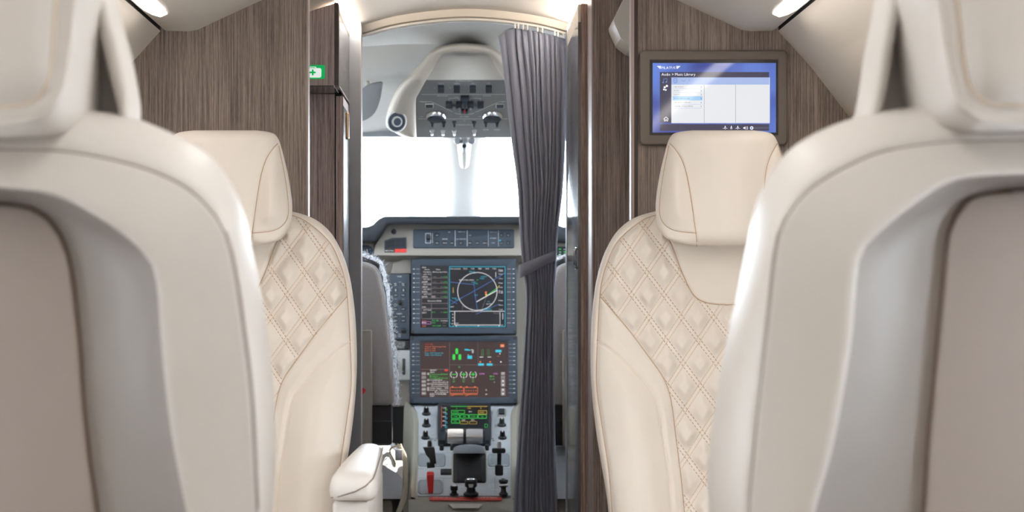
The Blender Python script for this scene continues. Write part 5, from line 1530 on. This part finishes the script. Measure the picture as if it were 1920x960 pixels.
f.text(w, 'CPCS', 940.5, 766.5, 2.0, 'c', wmax=9); f.text(w, 'DUMP', 940.5, 769.8, 2.0, 'c', wmax=9); f.text(w, 'MODE', 941, 790.5, 2.0, 'c', wmax=8); f.text(w, 'CABIN ALTITUDE', 941, 816, 1.8, 'c', wmax=25); f.line(w, [(953, 799), (953, 812)], 0.5); f.text(w, 'FL', 953, 797, 1.6, 'c')
for x0, y, t_, wd in ((800, 879, 'SPEED BRAKE', 30), (805, 883, 'FLAP EMERGENCY', 22), (927, 876, 'FLAPS 0', 10), (947, 876, 'FLAPS 15', 10), (933, 922, 'RUDDER TRIM', 22), (815, 842, 'UP', 5), (815, 876.5, 'DOWN', 9), (922, 889, 'L', 3), (950, 889, 'R', 3), (866, 917, 'PUSH', 8), (846, 922, 'TRIM', 9), (921, 914, 'CUTOFF', 10)): f.text(w, t_, x0, y, 1.8, 'c' if x0 != 815 else 'l', wmax=wd)
f.text(w, 'PARK / EMER BRAKE', 806, 929, 2.0, 'c', wmax=38)
f.frame(w, 916.5, 911, 927, 916, 0.4)
f.build('panel_print', pd)
def pknob(x, y, r, h, mt, nm, par=pd, sf=sq, pointer=True):
    k = sf.m(y); ax = (sf.n + Vector((0, 0, 0.2))).normalized()
    kb = MB().lathe(sf.p(x, y, 0.003), sf.n, [(r * k, 0), (r * k, 0.003), (r * 0.85 * k, 0.006), (r * 0.62 * k, 0.008), (r * 0.56 * k, h), (r * 0.48 * k, h + 0.002), (0.4 * k, h + 0.002)], 20).build(nm, mt, par, 'auto')
    if pointer:
        b = sf.p(x, y, h + 0.004); u = sf.down * -1
        MB().box((-0.0, 0, 0), (0.001, 0.001, 0.001))
        MB().prism([b + Vector((-0.9 * k, 0, 0)) + u * (r * 0.5 * k), b + Vector((0.9 * k, 0, 0)) + u * (r * 0.5 * k), b + Vector((0.9 * k, 0, 0)) - u * (r * 0.4 * k), b + Vector((-0.9 * k, 0, 0)) - u * (r * 0.4 * k)], sf.n * 0.0015).build('pointer', 'white_print', kb)
    return kb
for x, y in ((799.5, 779), (799.5, 801), (798, 824), (941, 800), (942, 824)): pknob(x, y, 8.2, 0.020, 'black_plastic', 'knob')
bt = slab(sq, rrect(933, 770.5, 948, 784.5, 1.5), 0.004, 0.008, 0.5).build('square_button', 'satin_silver', pd)
slab(sq, rrect(935, 772.5, 946, 782.5, 1), 0.008, 0.012, 0.6).build('button_cap', 'bezel_dark', bt)
for x, y in ((816, 828.5), (925, 828.5), (836, 761.5), (906, 761.5)):
    MB().lathe(sq.p(x, y, 0.004), sq.n, [(2 * sq.m(y), 0), (1.6 * sq.m(y), 0.0012), (0.3 * sq.m(y), 0.0012)], 10).build('screw', 'tray_grey', pd)
for xa, xb in ((815, 820), (921, 926)):
    slab(sq, rrect(xa, 776, xb, 826, 2), 0.004, 0.007, 1).build('rib', 'pedestal_grey', pd, 'auto')
# touchscreen controller
stc = Surf(760, 5.475, 834, 5.235)
mb = MB(); mb.grid([[stc.p(x, y, h) for x, y in rrect(*a, 3)] for a, h in (((821, 763, 920, 833, 3), -0.02), ((821, 763, 920, 833, 3), 0.012), ((822.5, 764.5, 918.5, 831.5, 2.5), 0.014), ((825.5, 767.5, 917.5, 812, 1.5), 0.014), ((827, 769, 916, 810.5, 0.5), 0.012))], True)
tb = mb.build('touchscreen', 'bezel_dark', pd, 'auto')
slab(stc, [(826.5, 768.5), (916.5, 768.5), (916.5, 811), (826.5, 811)], 0.0, 0.0122).build('screen', 'scr_black', tb)
slab(stc, [(823, 813), (918, 813), (918, 831), (823, 831)], 0.0, 0.0135).build('lower_bezel', 'bezel_dark', tb)
f = lay(Flat(stc), 0.0126)
f.line('scr_orange', [(827.8, 769.5), (827.8, 810)], 0.6); f.line('scr_green', [(845, 769.7), (877, 769.7)], 0.8); f.line('scr_yellow', [(877, 769.7), (914, 769.7)], 0.7)
f.text('scr_green', 'L', 856, 774.2, 2.4); f.text('scr_yellow', 'COM', 876.5, 774.2, 2.4, wmax=6); f.text('scr_yellow', 'R', 901, 774.2, 2.4)
for k, t_ in enumerate(('COM1', 'COM2', 'NAV', 'XPDR', 'ADF')): f.text('scr_white', t_, 829.5, 773.5 + k * 8.2, 2.2, wmax=7); f.ring('scr_green' if k == 0 else 'scr_cyan', 836.5, 775.5 + k * 8.2, 1.8, 0.5, n=10)
f.frame('scr_green', 846.5, 777.2, 871, 783, 0.7); f.text('scr_green', 'ACTIVE', 849, 781.3, 2.2); f.frame('scr_yellow', 897, 777.5, 912.5, 784, 0.6); f.text('scr_yellow', 'SWAP', 899, 782, 2.2); f.text('scr_white', '118.10', 879, 780.5, 2.2)
for k in range(4): f.frame('scr_green', 846.5 + k * 16.8, 785.2, 861.5 + k * 16.8, 792, 0.8); f.text('scr_green', ('TUNE', 'MEM', 'SCAN', 'SQ')[k], 854 + k * 16.8, 789.8, 2.2, 'c')
f.frame('scr_green', 846.5, 794.5, 861.5, 801, 0.8); f.text('scr_green', '121.5', 854, 799, 2.2, 'c')
for x in (866, 883): f.text('scr_white', 'STBY', x, 796.5, 2.0); f.frame('scr_yellow', x - 3, 798, x + 11, 802.5, 0.4)
f.frame('scr_green', 909, 803, 914, 809, 0.5)
f.build('screen_graphics', tb)
# throttle quadrant
sv = Surf(833, 5.11, 906, 5.03)
qd = MB()
rows = []
for x0, x1, y0, y1, h, r in ((846, 914, 840, 908, -0.06, 3), (847, 913, 842, 907, -0.01, 4), (848, 912, 843, 906, 0.0, 4), (850.5, 909.5, 846, 905, 0.003, 4)):
    rows.append([sv.p(x, y, h) for x, y in rrect(x0, y0, x1, y1, r, 4)])
qd.grid(rows, True)
qd.f.append(tuple(len(qd.v) - 20 + k for k in range(20)))
qo = qd.build('quadrant', 'panel_side', pd, 'auto')
arch = []
for k in range(17):
    a = math.pi * k / 16
    arch.append([P(880 - 30 * math.cos(a), 843 - 10 * math.sin(a) ** 0.8, 5.07), P(880 - 31 * math.cos(a), 845 - 8 * math.sin(a) ** 0.8, 5.05), P(880 - 31 * math.cos(a), 850, 5.045)])
mb = MB(); mb.grid(arch)
mb.grid([[r[0] for r in arch], [r[0] + Vector((0, 0.12, -0.03)) for r in arch]])
mb.build('quadrant_cap', 'tray_grey', qo, True)
slab(sv, rrect(849.5, 851, 911, 906, 4), 0.0, 0.006, 1.2).build('gaiter_frame', 'black_plastic', qo, 'auto')
slab(sv, [(857, 905), (857, 868), (860, 862), (868, 858), (892, 858), (901, 862), (904, 868), (904, 905)], 0.006, 0.009, 1.0).build('gaiter', 'black_soft', qo, 'auto')
f = lay(Flat(sv), 0.0066); f.disc(w, 880.5, 858.5, 0.8); f.build('mark', qo)
# throttle levers
def bar_handle(x0, x1, py0, py1, Y, d, mt, nm, par, flare=0):
    rows = []
    n = 7
    for i in range(n):
        u = i / (n - 1)
        x = x0 + (x1 - x0) * u
        pts = []
        for k in range(17):
            a = 2 * math.pi * k / 16
            cy = (py0 + py1) / 2 + math.sin(a) * (py1 - py0) / 2 * (1 - 0.06 * (i in (0, n - 1)))
            pts.append(P(x - flare * math.sin(a) * (1 - 2 * u), cy, Y) + Vector((0, -d * math.cos(a), 0)))
        rows.append(pts[:-1])
    mb = MB(); mb.grid(rows, True)
    mb.f.append(tuple(range(16))); mb.f.append(tuple((n - 1) * 16 + k for k in range(16)))
    return mb.build(nm, mt, par, 'auto')
for xa, xb, fl_ in ((839, 868.5, 0), (874, 905, 0)):
    th = bar_handle(xa, xb, 804, 832, 5.10, 0.026, 'satin_silver', 'throttle_lever', pd)
    xm = (xa + xb) / 2
    MB().prism([P(xm - 6, 822, 5.13), P(xm + 6, 822, 5.13), P(xm + 5, 845, 5.16), P(xm - 5, 845, 5.16)], (0, 0.03, 0)).build('lever_stem', 'black_plastic', th)
    xe = xa - 1.5 if xa < 860 else xb + 1.5
    bar_handle(min(xe, xe), xe + 2.5 if xa > 860 else xe - 2.5, 805, 831, 5.10, 0.024, 'bezel_dark', 'lever_end', th)
bar_handle(869, 873.5, 806, 833, 5.10, 0.020, 'bezel_dark', 'lever_divider', pd)
for x in (828, 848, 913): MB().lathe(sq.p(x, 846, 0.0), Vector((0, -0.3, 1)), [(4 * sq.m(840), 0), (4 * sq.m(840), 0.016), (3 * sq.m(840), 0.019), (0.3 * sq.m(840), 0.019)], 14).build('plunger', 'black_plastic', pd, 'auto')
# flat trays
def tray(x0, y0, x1, y1, r, mt='tray_grey'):
    mb = MB()
    mb.grid([[sq.p(x, y, h) for x, y in rrect(*a, 4)] for a, h in (((x0, y0, x1, y1, r), 0.0042), ((x0 + 0.8, y0 + 0.8, x1 - 0.8, y1 - 0.8, r), 0.0062), ((x0 + 2, y0 + 2, x1 - 2, y1 - 2, r), 0.0045), ((x0 + 6, y0 + 4, x1 - 6, y1 - 3, r * 0.8), 0.0042))], True)
    n = 20; mb.f.append(tuple(len(mb.v) - n + k for k in range(n)))
    return mb.build('tray', mt, pd, True)
tray(784, 853, 835, 878, 5); tray(915, 853, 956, 878, 5); tray(783, 902, 830.5, 930, 7)
# speed brake paddle
def vslab(pts, Y, th, mt, nm, par, ch=0.4):
    s_ = Surf(0, Y, 960, Y)
    return slab(s_, pts, -th, 0.0, ch).build(nm, mt, par, 'auto')
sbk = vslab([(793, 839), (813, 838.5), (815, 842), (818, 869), (808, 872), (805, 860), (799, 853)], 5.00, 0.02, 'black_plastic', 'paddle_lever', pd)
MB().lathe(P(805.5, 839, 5.02), (0, -0.2, 1), [(4.5 * 5 / F, -0.002), (4.5 * 5 / F, 0.010), (3.5 * 5 / F, 0.018), (0.5 * 5 / F, 0.019)], 16).build('lever_knob', 'black_plastic', sbk, 'auto')
vslab([(800, 868), (814, 866), (815, 877), (801, 878)], 5.02, 0.03, 'bezel_dark', 'lever_foot', sbk)
# flap lever with cross handle
fl3 = vslab(rrect(922.5, 841, 948, 850, 3), 5.00, 0.024, 'black_plastic', 'flap_lever', pd, 1.0)
vslab([(932.5, 850), (940.5, 850), (939.5, 874), (932, 874)], 5.02, 0.02, 'bezel_dark', 'lever_stem', fl3)
MB().lathe(P(935.5, 840, 5.03), (0, -0.2, 1), [(4.5 * 5 / F, -0.004), (4.5 * 5 / F, 0.012), (3 * 5 / F, 0.018), (0.5 * 5 / F, 0.019)], 16).build('lever_knob', 'satin_silver', fl3, 'auto')
vslab(rrect(928.5, 873, 943.5, 892, 3), 4.99, 0.03, 'black_plastic', 'lever_foot', fl3, 1.0)
# red emergency lever
rl = vslab([(800, 887), (802, 885.5), (812, 885.5), (814, 889), (812, 925), (803, 925), (800, 897)], 4.955, 0.022, 'red', 'parking_brake_lever', pd, 1.0)
vslab([(800.5, 890), (813.5, 889.5), (813.5, 898), (800.5, 898.5)], 4.945, 0.010, 'red', 'lever_cap', rl, 1.0)
slab(sq, rrect(826, 885, 847, 893.5, 1), 0.004, 0.010, 0.6).build('rocker_switch', 'black_plastic', pd)
# bottom row knobs
def tall_knob(x, ybot, ytop, wt, wb, cap, nm, Y):
    h = (ybot - ytop) / F * Y
    k = Y / F
    kb = MB().lathe(P(x, ybot - 1, Y), (0, -0.15, 1), [(wb * k, 0), (wb * k, h * 0.10), (wb * 0.62 * k, h * 0.22), (wb * 0.55 * k, h * 0.45), (wt * k, h * 0.55), (wt * k, h * 0.92), (wt * 0.8 * k, h), (wt * 0.1 * k, h * 1.01)], 18).build(nm, 'black_plastic', pd, 'auto')
    if cap: MB().lathe(P(x, ytop + 3.5, Y) + Vector((0, -h * 0.13, 0)), (0, -0.15, 1), [(wt * 0.86 * k, -0.002), (wt * 0.86 * k, 0.004), (wt * 0.6 * k, 0.007), (wt * 0.1 * k, 0.008)], 18).build('knob_cap', cap, kb, 'auto')
    return kb
tall_knob(851.5, 929, 911, 7, 8.5, 'satin_silver', 'rotary_knob', 4.955)
ck = tall_knob(883, 929, 898, 11.5, 14, 'chrome', 'trim_lever', 4.95)
slab(Surf(0, 4.90, 960, 4.90), [(878, 908), (888, 908), (886.5, 914), (879.5, 914)], -0.002, 0.002).build('lever_badge', 'plate_grey', ck)
tk = tall_knob(944, 929, 899, 7, 8.5, 'chrome', 'trim_knob', 4.955)
bar_handle(935.5, 952.5, 899, 905, 4.93, 0.006, 'black_plastic', 'trim_wheel', tk); bar_handle(935.5, 952.5, 907, 913, 4.925, 0.006, 'satin_silver', 'trim_wheel', tk)
# red warning strip and emblem on the front lip
slr = Surf(932, 4.953, 942, 4.938)
rs_ = slab(slr, [(804, 933.2), (941, 933.2), (941, 939.5), (806, 939.5)], 0.0, 0.003).build('warning_strip', 'red_strip', pd)
f = lay(Flat(slr), 0.0035); f.text(w, 'LOCK GEAR AND HANDLE', 834, 936, 2.2, 'c', wmax=44); f.text(w, 'LOCK FLAP EXTENDED', 911, 936, 2.2, 'c', wmax=44); f.build('strip_print', rs_)
s5 = Surf(940, 4.925, 960, 4.915)
em = slab(s5, [(841, 945.5), (904.5, 945.5), (898, 953.5), (849, 953.5)], -0.01, 0.004, 0.3).build('emblem', 'emblem', pd)
f = lay(Flat(s5), 0.0045); f.text('pedestal_grey', 'PILATUS', 873, 952.2, 4.6, 'c', wmax=40); f.build('emblem_print', em)

# ================================================================== PILOT SEATS
def pilot_seat(sd, label):
    """sd -1 galley side, +1 curtain side; aisle edge at |x| ~ 0.19"""
    c = CX + (-CAMX) / 4.95 * F            # pixel of the aircraft centre line at this depth
    X = lambda px: sd * abs(P(px, 0, 4.95).x)
    t = thing('pilot_seat', label, 'seat', (sd * 0.41, 5.1, 0.0), 'pilot seats')
    Yb = 4.93
    half = [(676, 493), (690, 496), (701, 501), (707, 508), (711, 518), (716, 540), (721, 562), (729, 629), (735, 694), (738.5, 745), (736, 756), (728, 759.5)]
    edge = resample(catmull([tuple(P(a, b, 4.95).xz) for a, b in half], 6), 46)
    xc = -0.40
    rows = []
    def lp(off, y, grow=0.0):
        e = edge.copy(); e[:, 0] += grow
        f2 = np.concatenate([e, mirror(e, xc)[::-1]])
        cen = f2.mean(0); f2 = f2 + (cen - f2) * off
        return [(sd * -a if sd > 0 else a, y, b) for a, b in f2]
    for off, y in ((0.35, 4.925), (0.05, 4.926), (0.012, 4.930), (0.0, 4.938), (0.0, 4.985), (0.01, 5.0), (0.3, 5.0)):
        rows.append(lp(off, y))
    mb = MB(); mb.grid(rows, True); mb.f.append(tuple(range(len(rows[0]))))
    bk = mb.build('backrest_shell', 'seat_fabric', t, True)
    MB().tube([(a, 4.955, b) for a, _, b in lp(-0.004, 0)][:-1], 0.004, 6, False).build('piping', 'fleece', bk, True)
    # fleece cover in front of the shell, showing round the edge
    rows = []
    for i, (off, y) in enumerate(((-0.012, 4.99), (-0.030, 5.005), (-0.045, 5.03), (-0.050, 5.06), (-0.03, 5.09), (0.1, 5.10), (0.6, 5.10))):
        r = lp(off, y)
        r = [(a + random.uniform(-0.0035, 0.0035), yy + random.uniform(-0.003, 0.003), b + 0.016 * (1 if b > 0.98 else 0.2) + random.uniform(-0.003, 0.003)) for a, yy, b in r]
        rows.append(r)
    mb = MB(); mb.grid(rows, True); mb.f.append(tuple(len(mb.v) - len(rows[0]) + k for k in range(len(rows[0]))))
    fl_ = mb.build('fleece_cover', 'fleece', t, True)
    tuft = MB()
    for r in rows[0:4]:
        for (a, y, b) in r:
            for q in range(5):
                p0 = Vector((a + random.uniform(-0.006, 0.006), y + random.uniform(-0.012, 0.012), b + random.uniform(-0.006, 0.006)))
                d = Vector((random.uniform(-1, 1), random.uniform(-1, 0.2), random.uniform(-0.4, 1))).normalized() * random.uniform(0.005, 0.011)
                e = d.cross(Vector((0.3, 1, 0.2))).normalized() * 0.0012
                tuft.add([p0 - e, p0 + e, p0 + d], [(0, 1, 2)])
    tuft.build('wool', 'fleece', fl_, fix=False)['kind'] = 'stuff'
    # black lower part, frame, cushion, belt
    x0, x1 = sd * 0.60, sd * 0.193
    MB().rbox((min(x0, x1), 4.945, 0.60), (max(x0, x1), 5.02, 0.715), 0.01, 2).build('lumbar_panel', 'black_fabric', t, 'auto')
    MB().rbox((min(x0, x1), 4.94, 0.605), (max(x0, x1), 4.946, 0.665), 0.002, 1).build('pocket_flap', 'black_plastic', t, 'auto')
    cu = MB(); rows = []
    x0, x1 = sd * 0.62, sd * 0.158
    for y, zt in ((4.98, 0.555), (5.0, 0.595), (5.06, 0.607), (5.2, 0.600), (5.40, 0.600), (5.46, 0.58), (5.48, 0.54)):
        r = []
        for k in range(25):
            u = k / 24
            x = x0 + (x1 + sd * 0.032 * (y - 4.98) / 0.5 - x0) * u
            z = zt - 0.055 * (abs(2 * u - 1) ** 6) + random.uniform(-0.003, 0.003)
            r.append((x, y, z))
        r = [(x0, y, 0.46)] + r + [(x1 + sd * 0.032 * (y - 4.98) / 0.5, y, 0.46)]
        rows.append(r)
    cu.grid(rows); cu.grid([rows[0], [(a, b, 0.46) for a, b, c in rows[0]]]); cu.grid([rows[-1], [(a, b, 0.46) for a, b, c in rows[-1]]])
    cf = cu.build('cushion', 'fleece', t, True)
    tuft = MB()
    for _ in range(5000):
        u, v = random.random(), random.random()
        p0 = Vector((x0 + (x1 + sd * 0.032 * v - x0) * u, 4.99 + 0.46 * v, 0.598 - 0.055 * (abs(2 * u - 1) ** 6)))
        if random.random() < 0.25: p0 = Vector((x1 + sd * 0.032 * v, 4.99 + 0.46 * v, random.uniform(0.47, 0.56)))
        d = Vector((random.uniform(-1, 1), random.uniform(-1, 1), random.uniform(0.0, 1))).normalized() * random.uniform(0.005, 0.010)
        e = d.cross(Vector((0.3, 1, 0.2))).normalized() * 0.0013
        tuft.add([p0 - e, p0 + e, p0 + d], [(0, 1, 2)])
    tuft.build('wool', 'fleece', cf, fix=False)['kind'] = 'stuff'
    xb = sorted((sd * 0.60, sd * 0.188))
    MB().rbox((xb[0], 5.0, 0.16), (xb[1], 5.44, 0.46), 0.02, 2).build('seat_base', 'belt', t, 'auto')
    MB().box((xb[0] + 0.05, 5.02, 0.0), (xb[1] - 0.05, 5.42, 0.16)).build('pedestal', 'post_dark', t)
    # shoulder strap along the outer part of the shell and a looped lap belt on the cushion
    xs_ = sd * 0.262
    MB().rbox((xs_ - 0.018, 4.895, 0.60), (xs_ + 0.020, 4.908, 0.90), 0.003, 1).build('strap', 'belt', t, 'auto')
    if sd < 0:
        b = Surf(0, 4.893, 960, 4.893)
        slab(b, [(672, 721), (686.5, 731), (683, 737), (675, 743), (672, 743)], -0.001, 0.002).build('arrow_tag', 'red', t)
    xq = sd * 0.19
    loop = catmull([(xq - sd * 0.02, 4.985, 0.600), (xq + sd * 0.010, 5.0, 0.585), (xq - sd * 0.005, 4.99, 0.545), (xq + sd * 0.03, 4.985, 0.52)], 8)
    MB().tube([tuple(p) for p in loop], 0.003, 6).build('belt_loop', 'belt_pale', t, True)
    loop = catmull([(sd * 0.176, 5.00, 0.600), (sd * 0.164, 4.975, 0.575), (sd * 0.160, 4.965, 0.53), (sd * 0.163, 4.955, 0.47), (sd * 0.180, 4.95, 0.42)], 8)
    lb = MB(); lb.grid([[tuple(p + np.array([-0.006, 0.006, 0.002])), tuple(p + np.array([0.006, -0.006, -0.002]))] for p in loop])
    lo_ = lb.build('lap_belt', 'belt_pale', t, True); lo_.modifiers.new('thick', 'SOLIDIFY').thickness = 0.003
    MB().rbox((min(sd * 0.186, sd * 0.166), 4.962, 0.560), (max(sd * 0.186, sd * 0.166), 4.976, 0.590), 0.004, 2).build('buckle', 'satin_silver', t, 'auto')
    return t
pilot_seat(-1, 'brown grey pilot seat with white fleece cover and red arrow tag')
pilot_seat(1, 'brown grey pilot seat with white fleece cover behind the curtain')
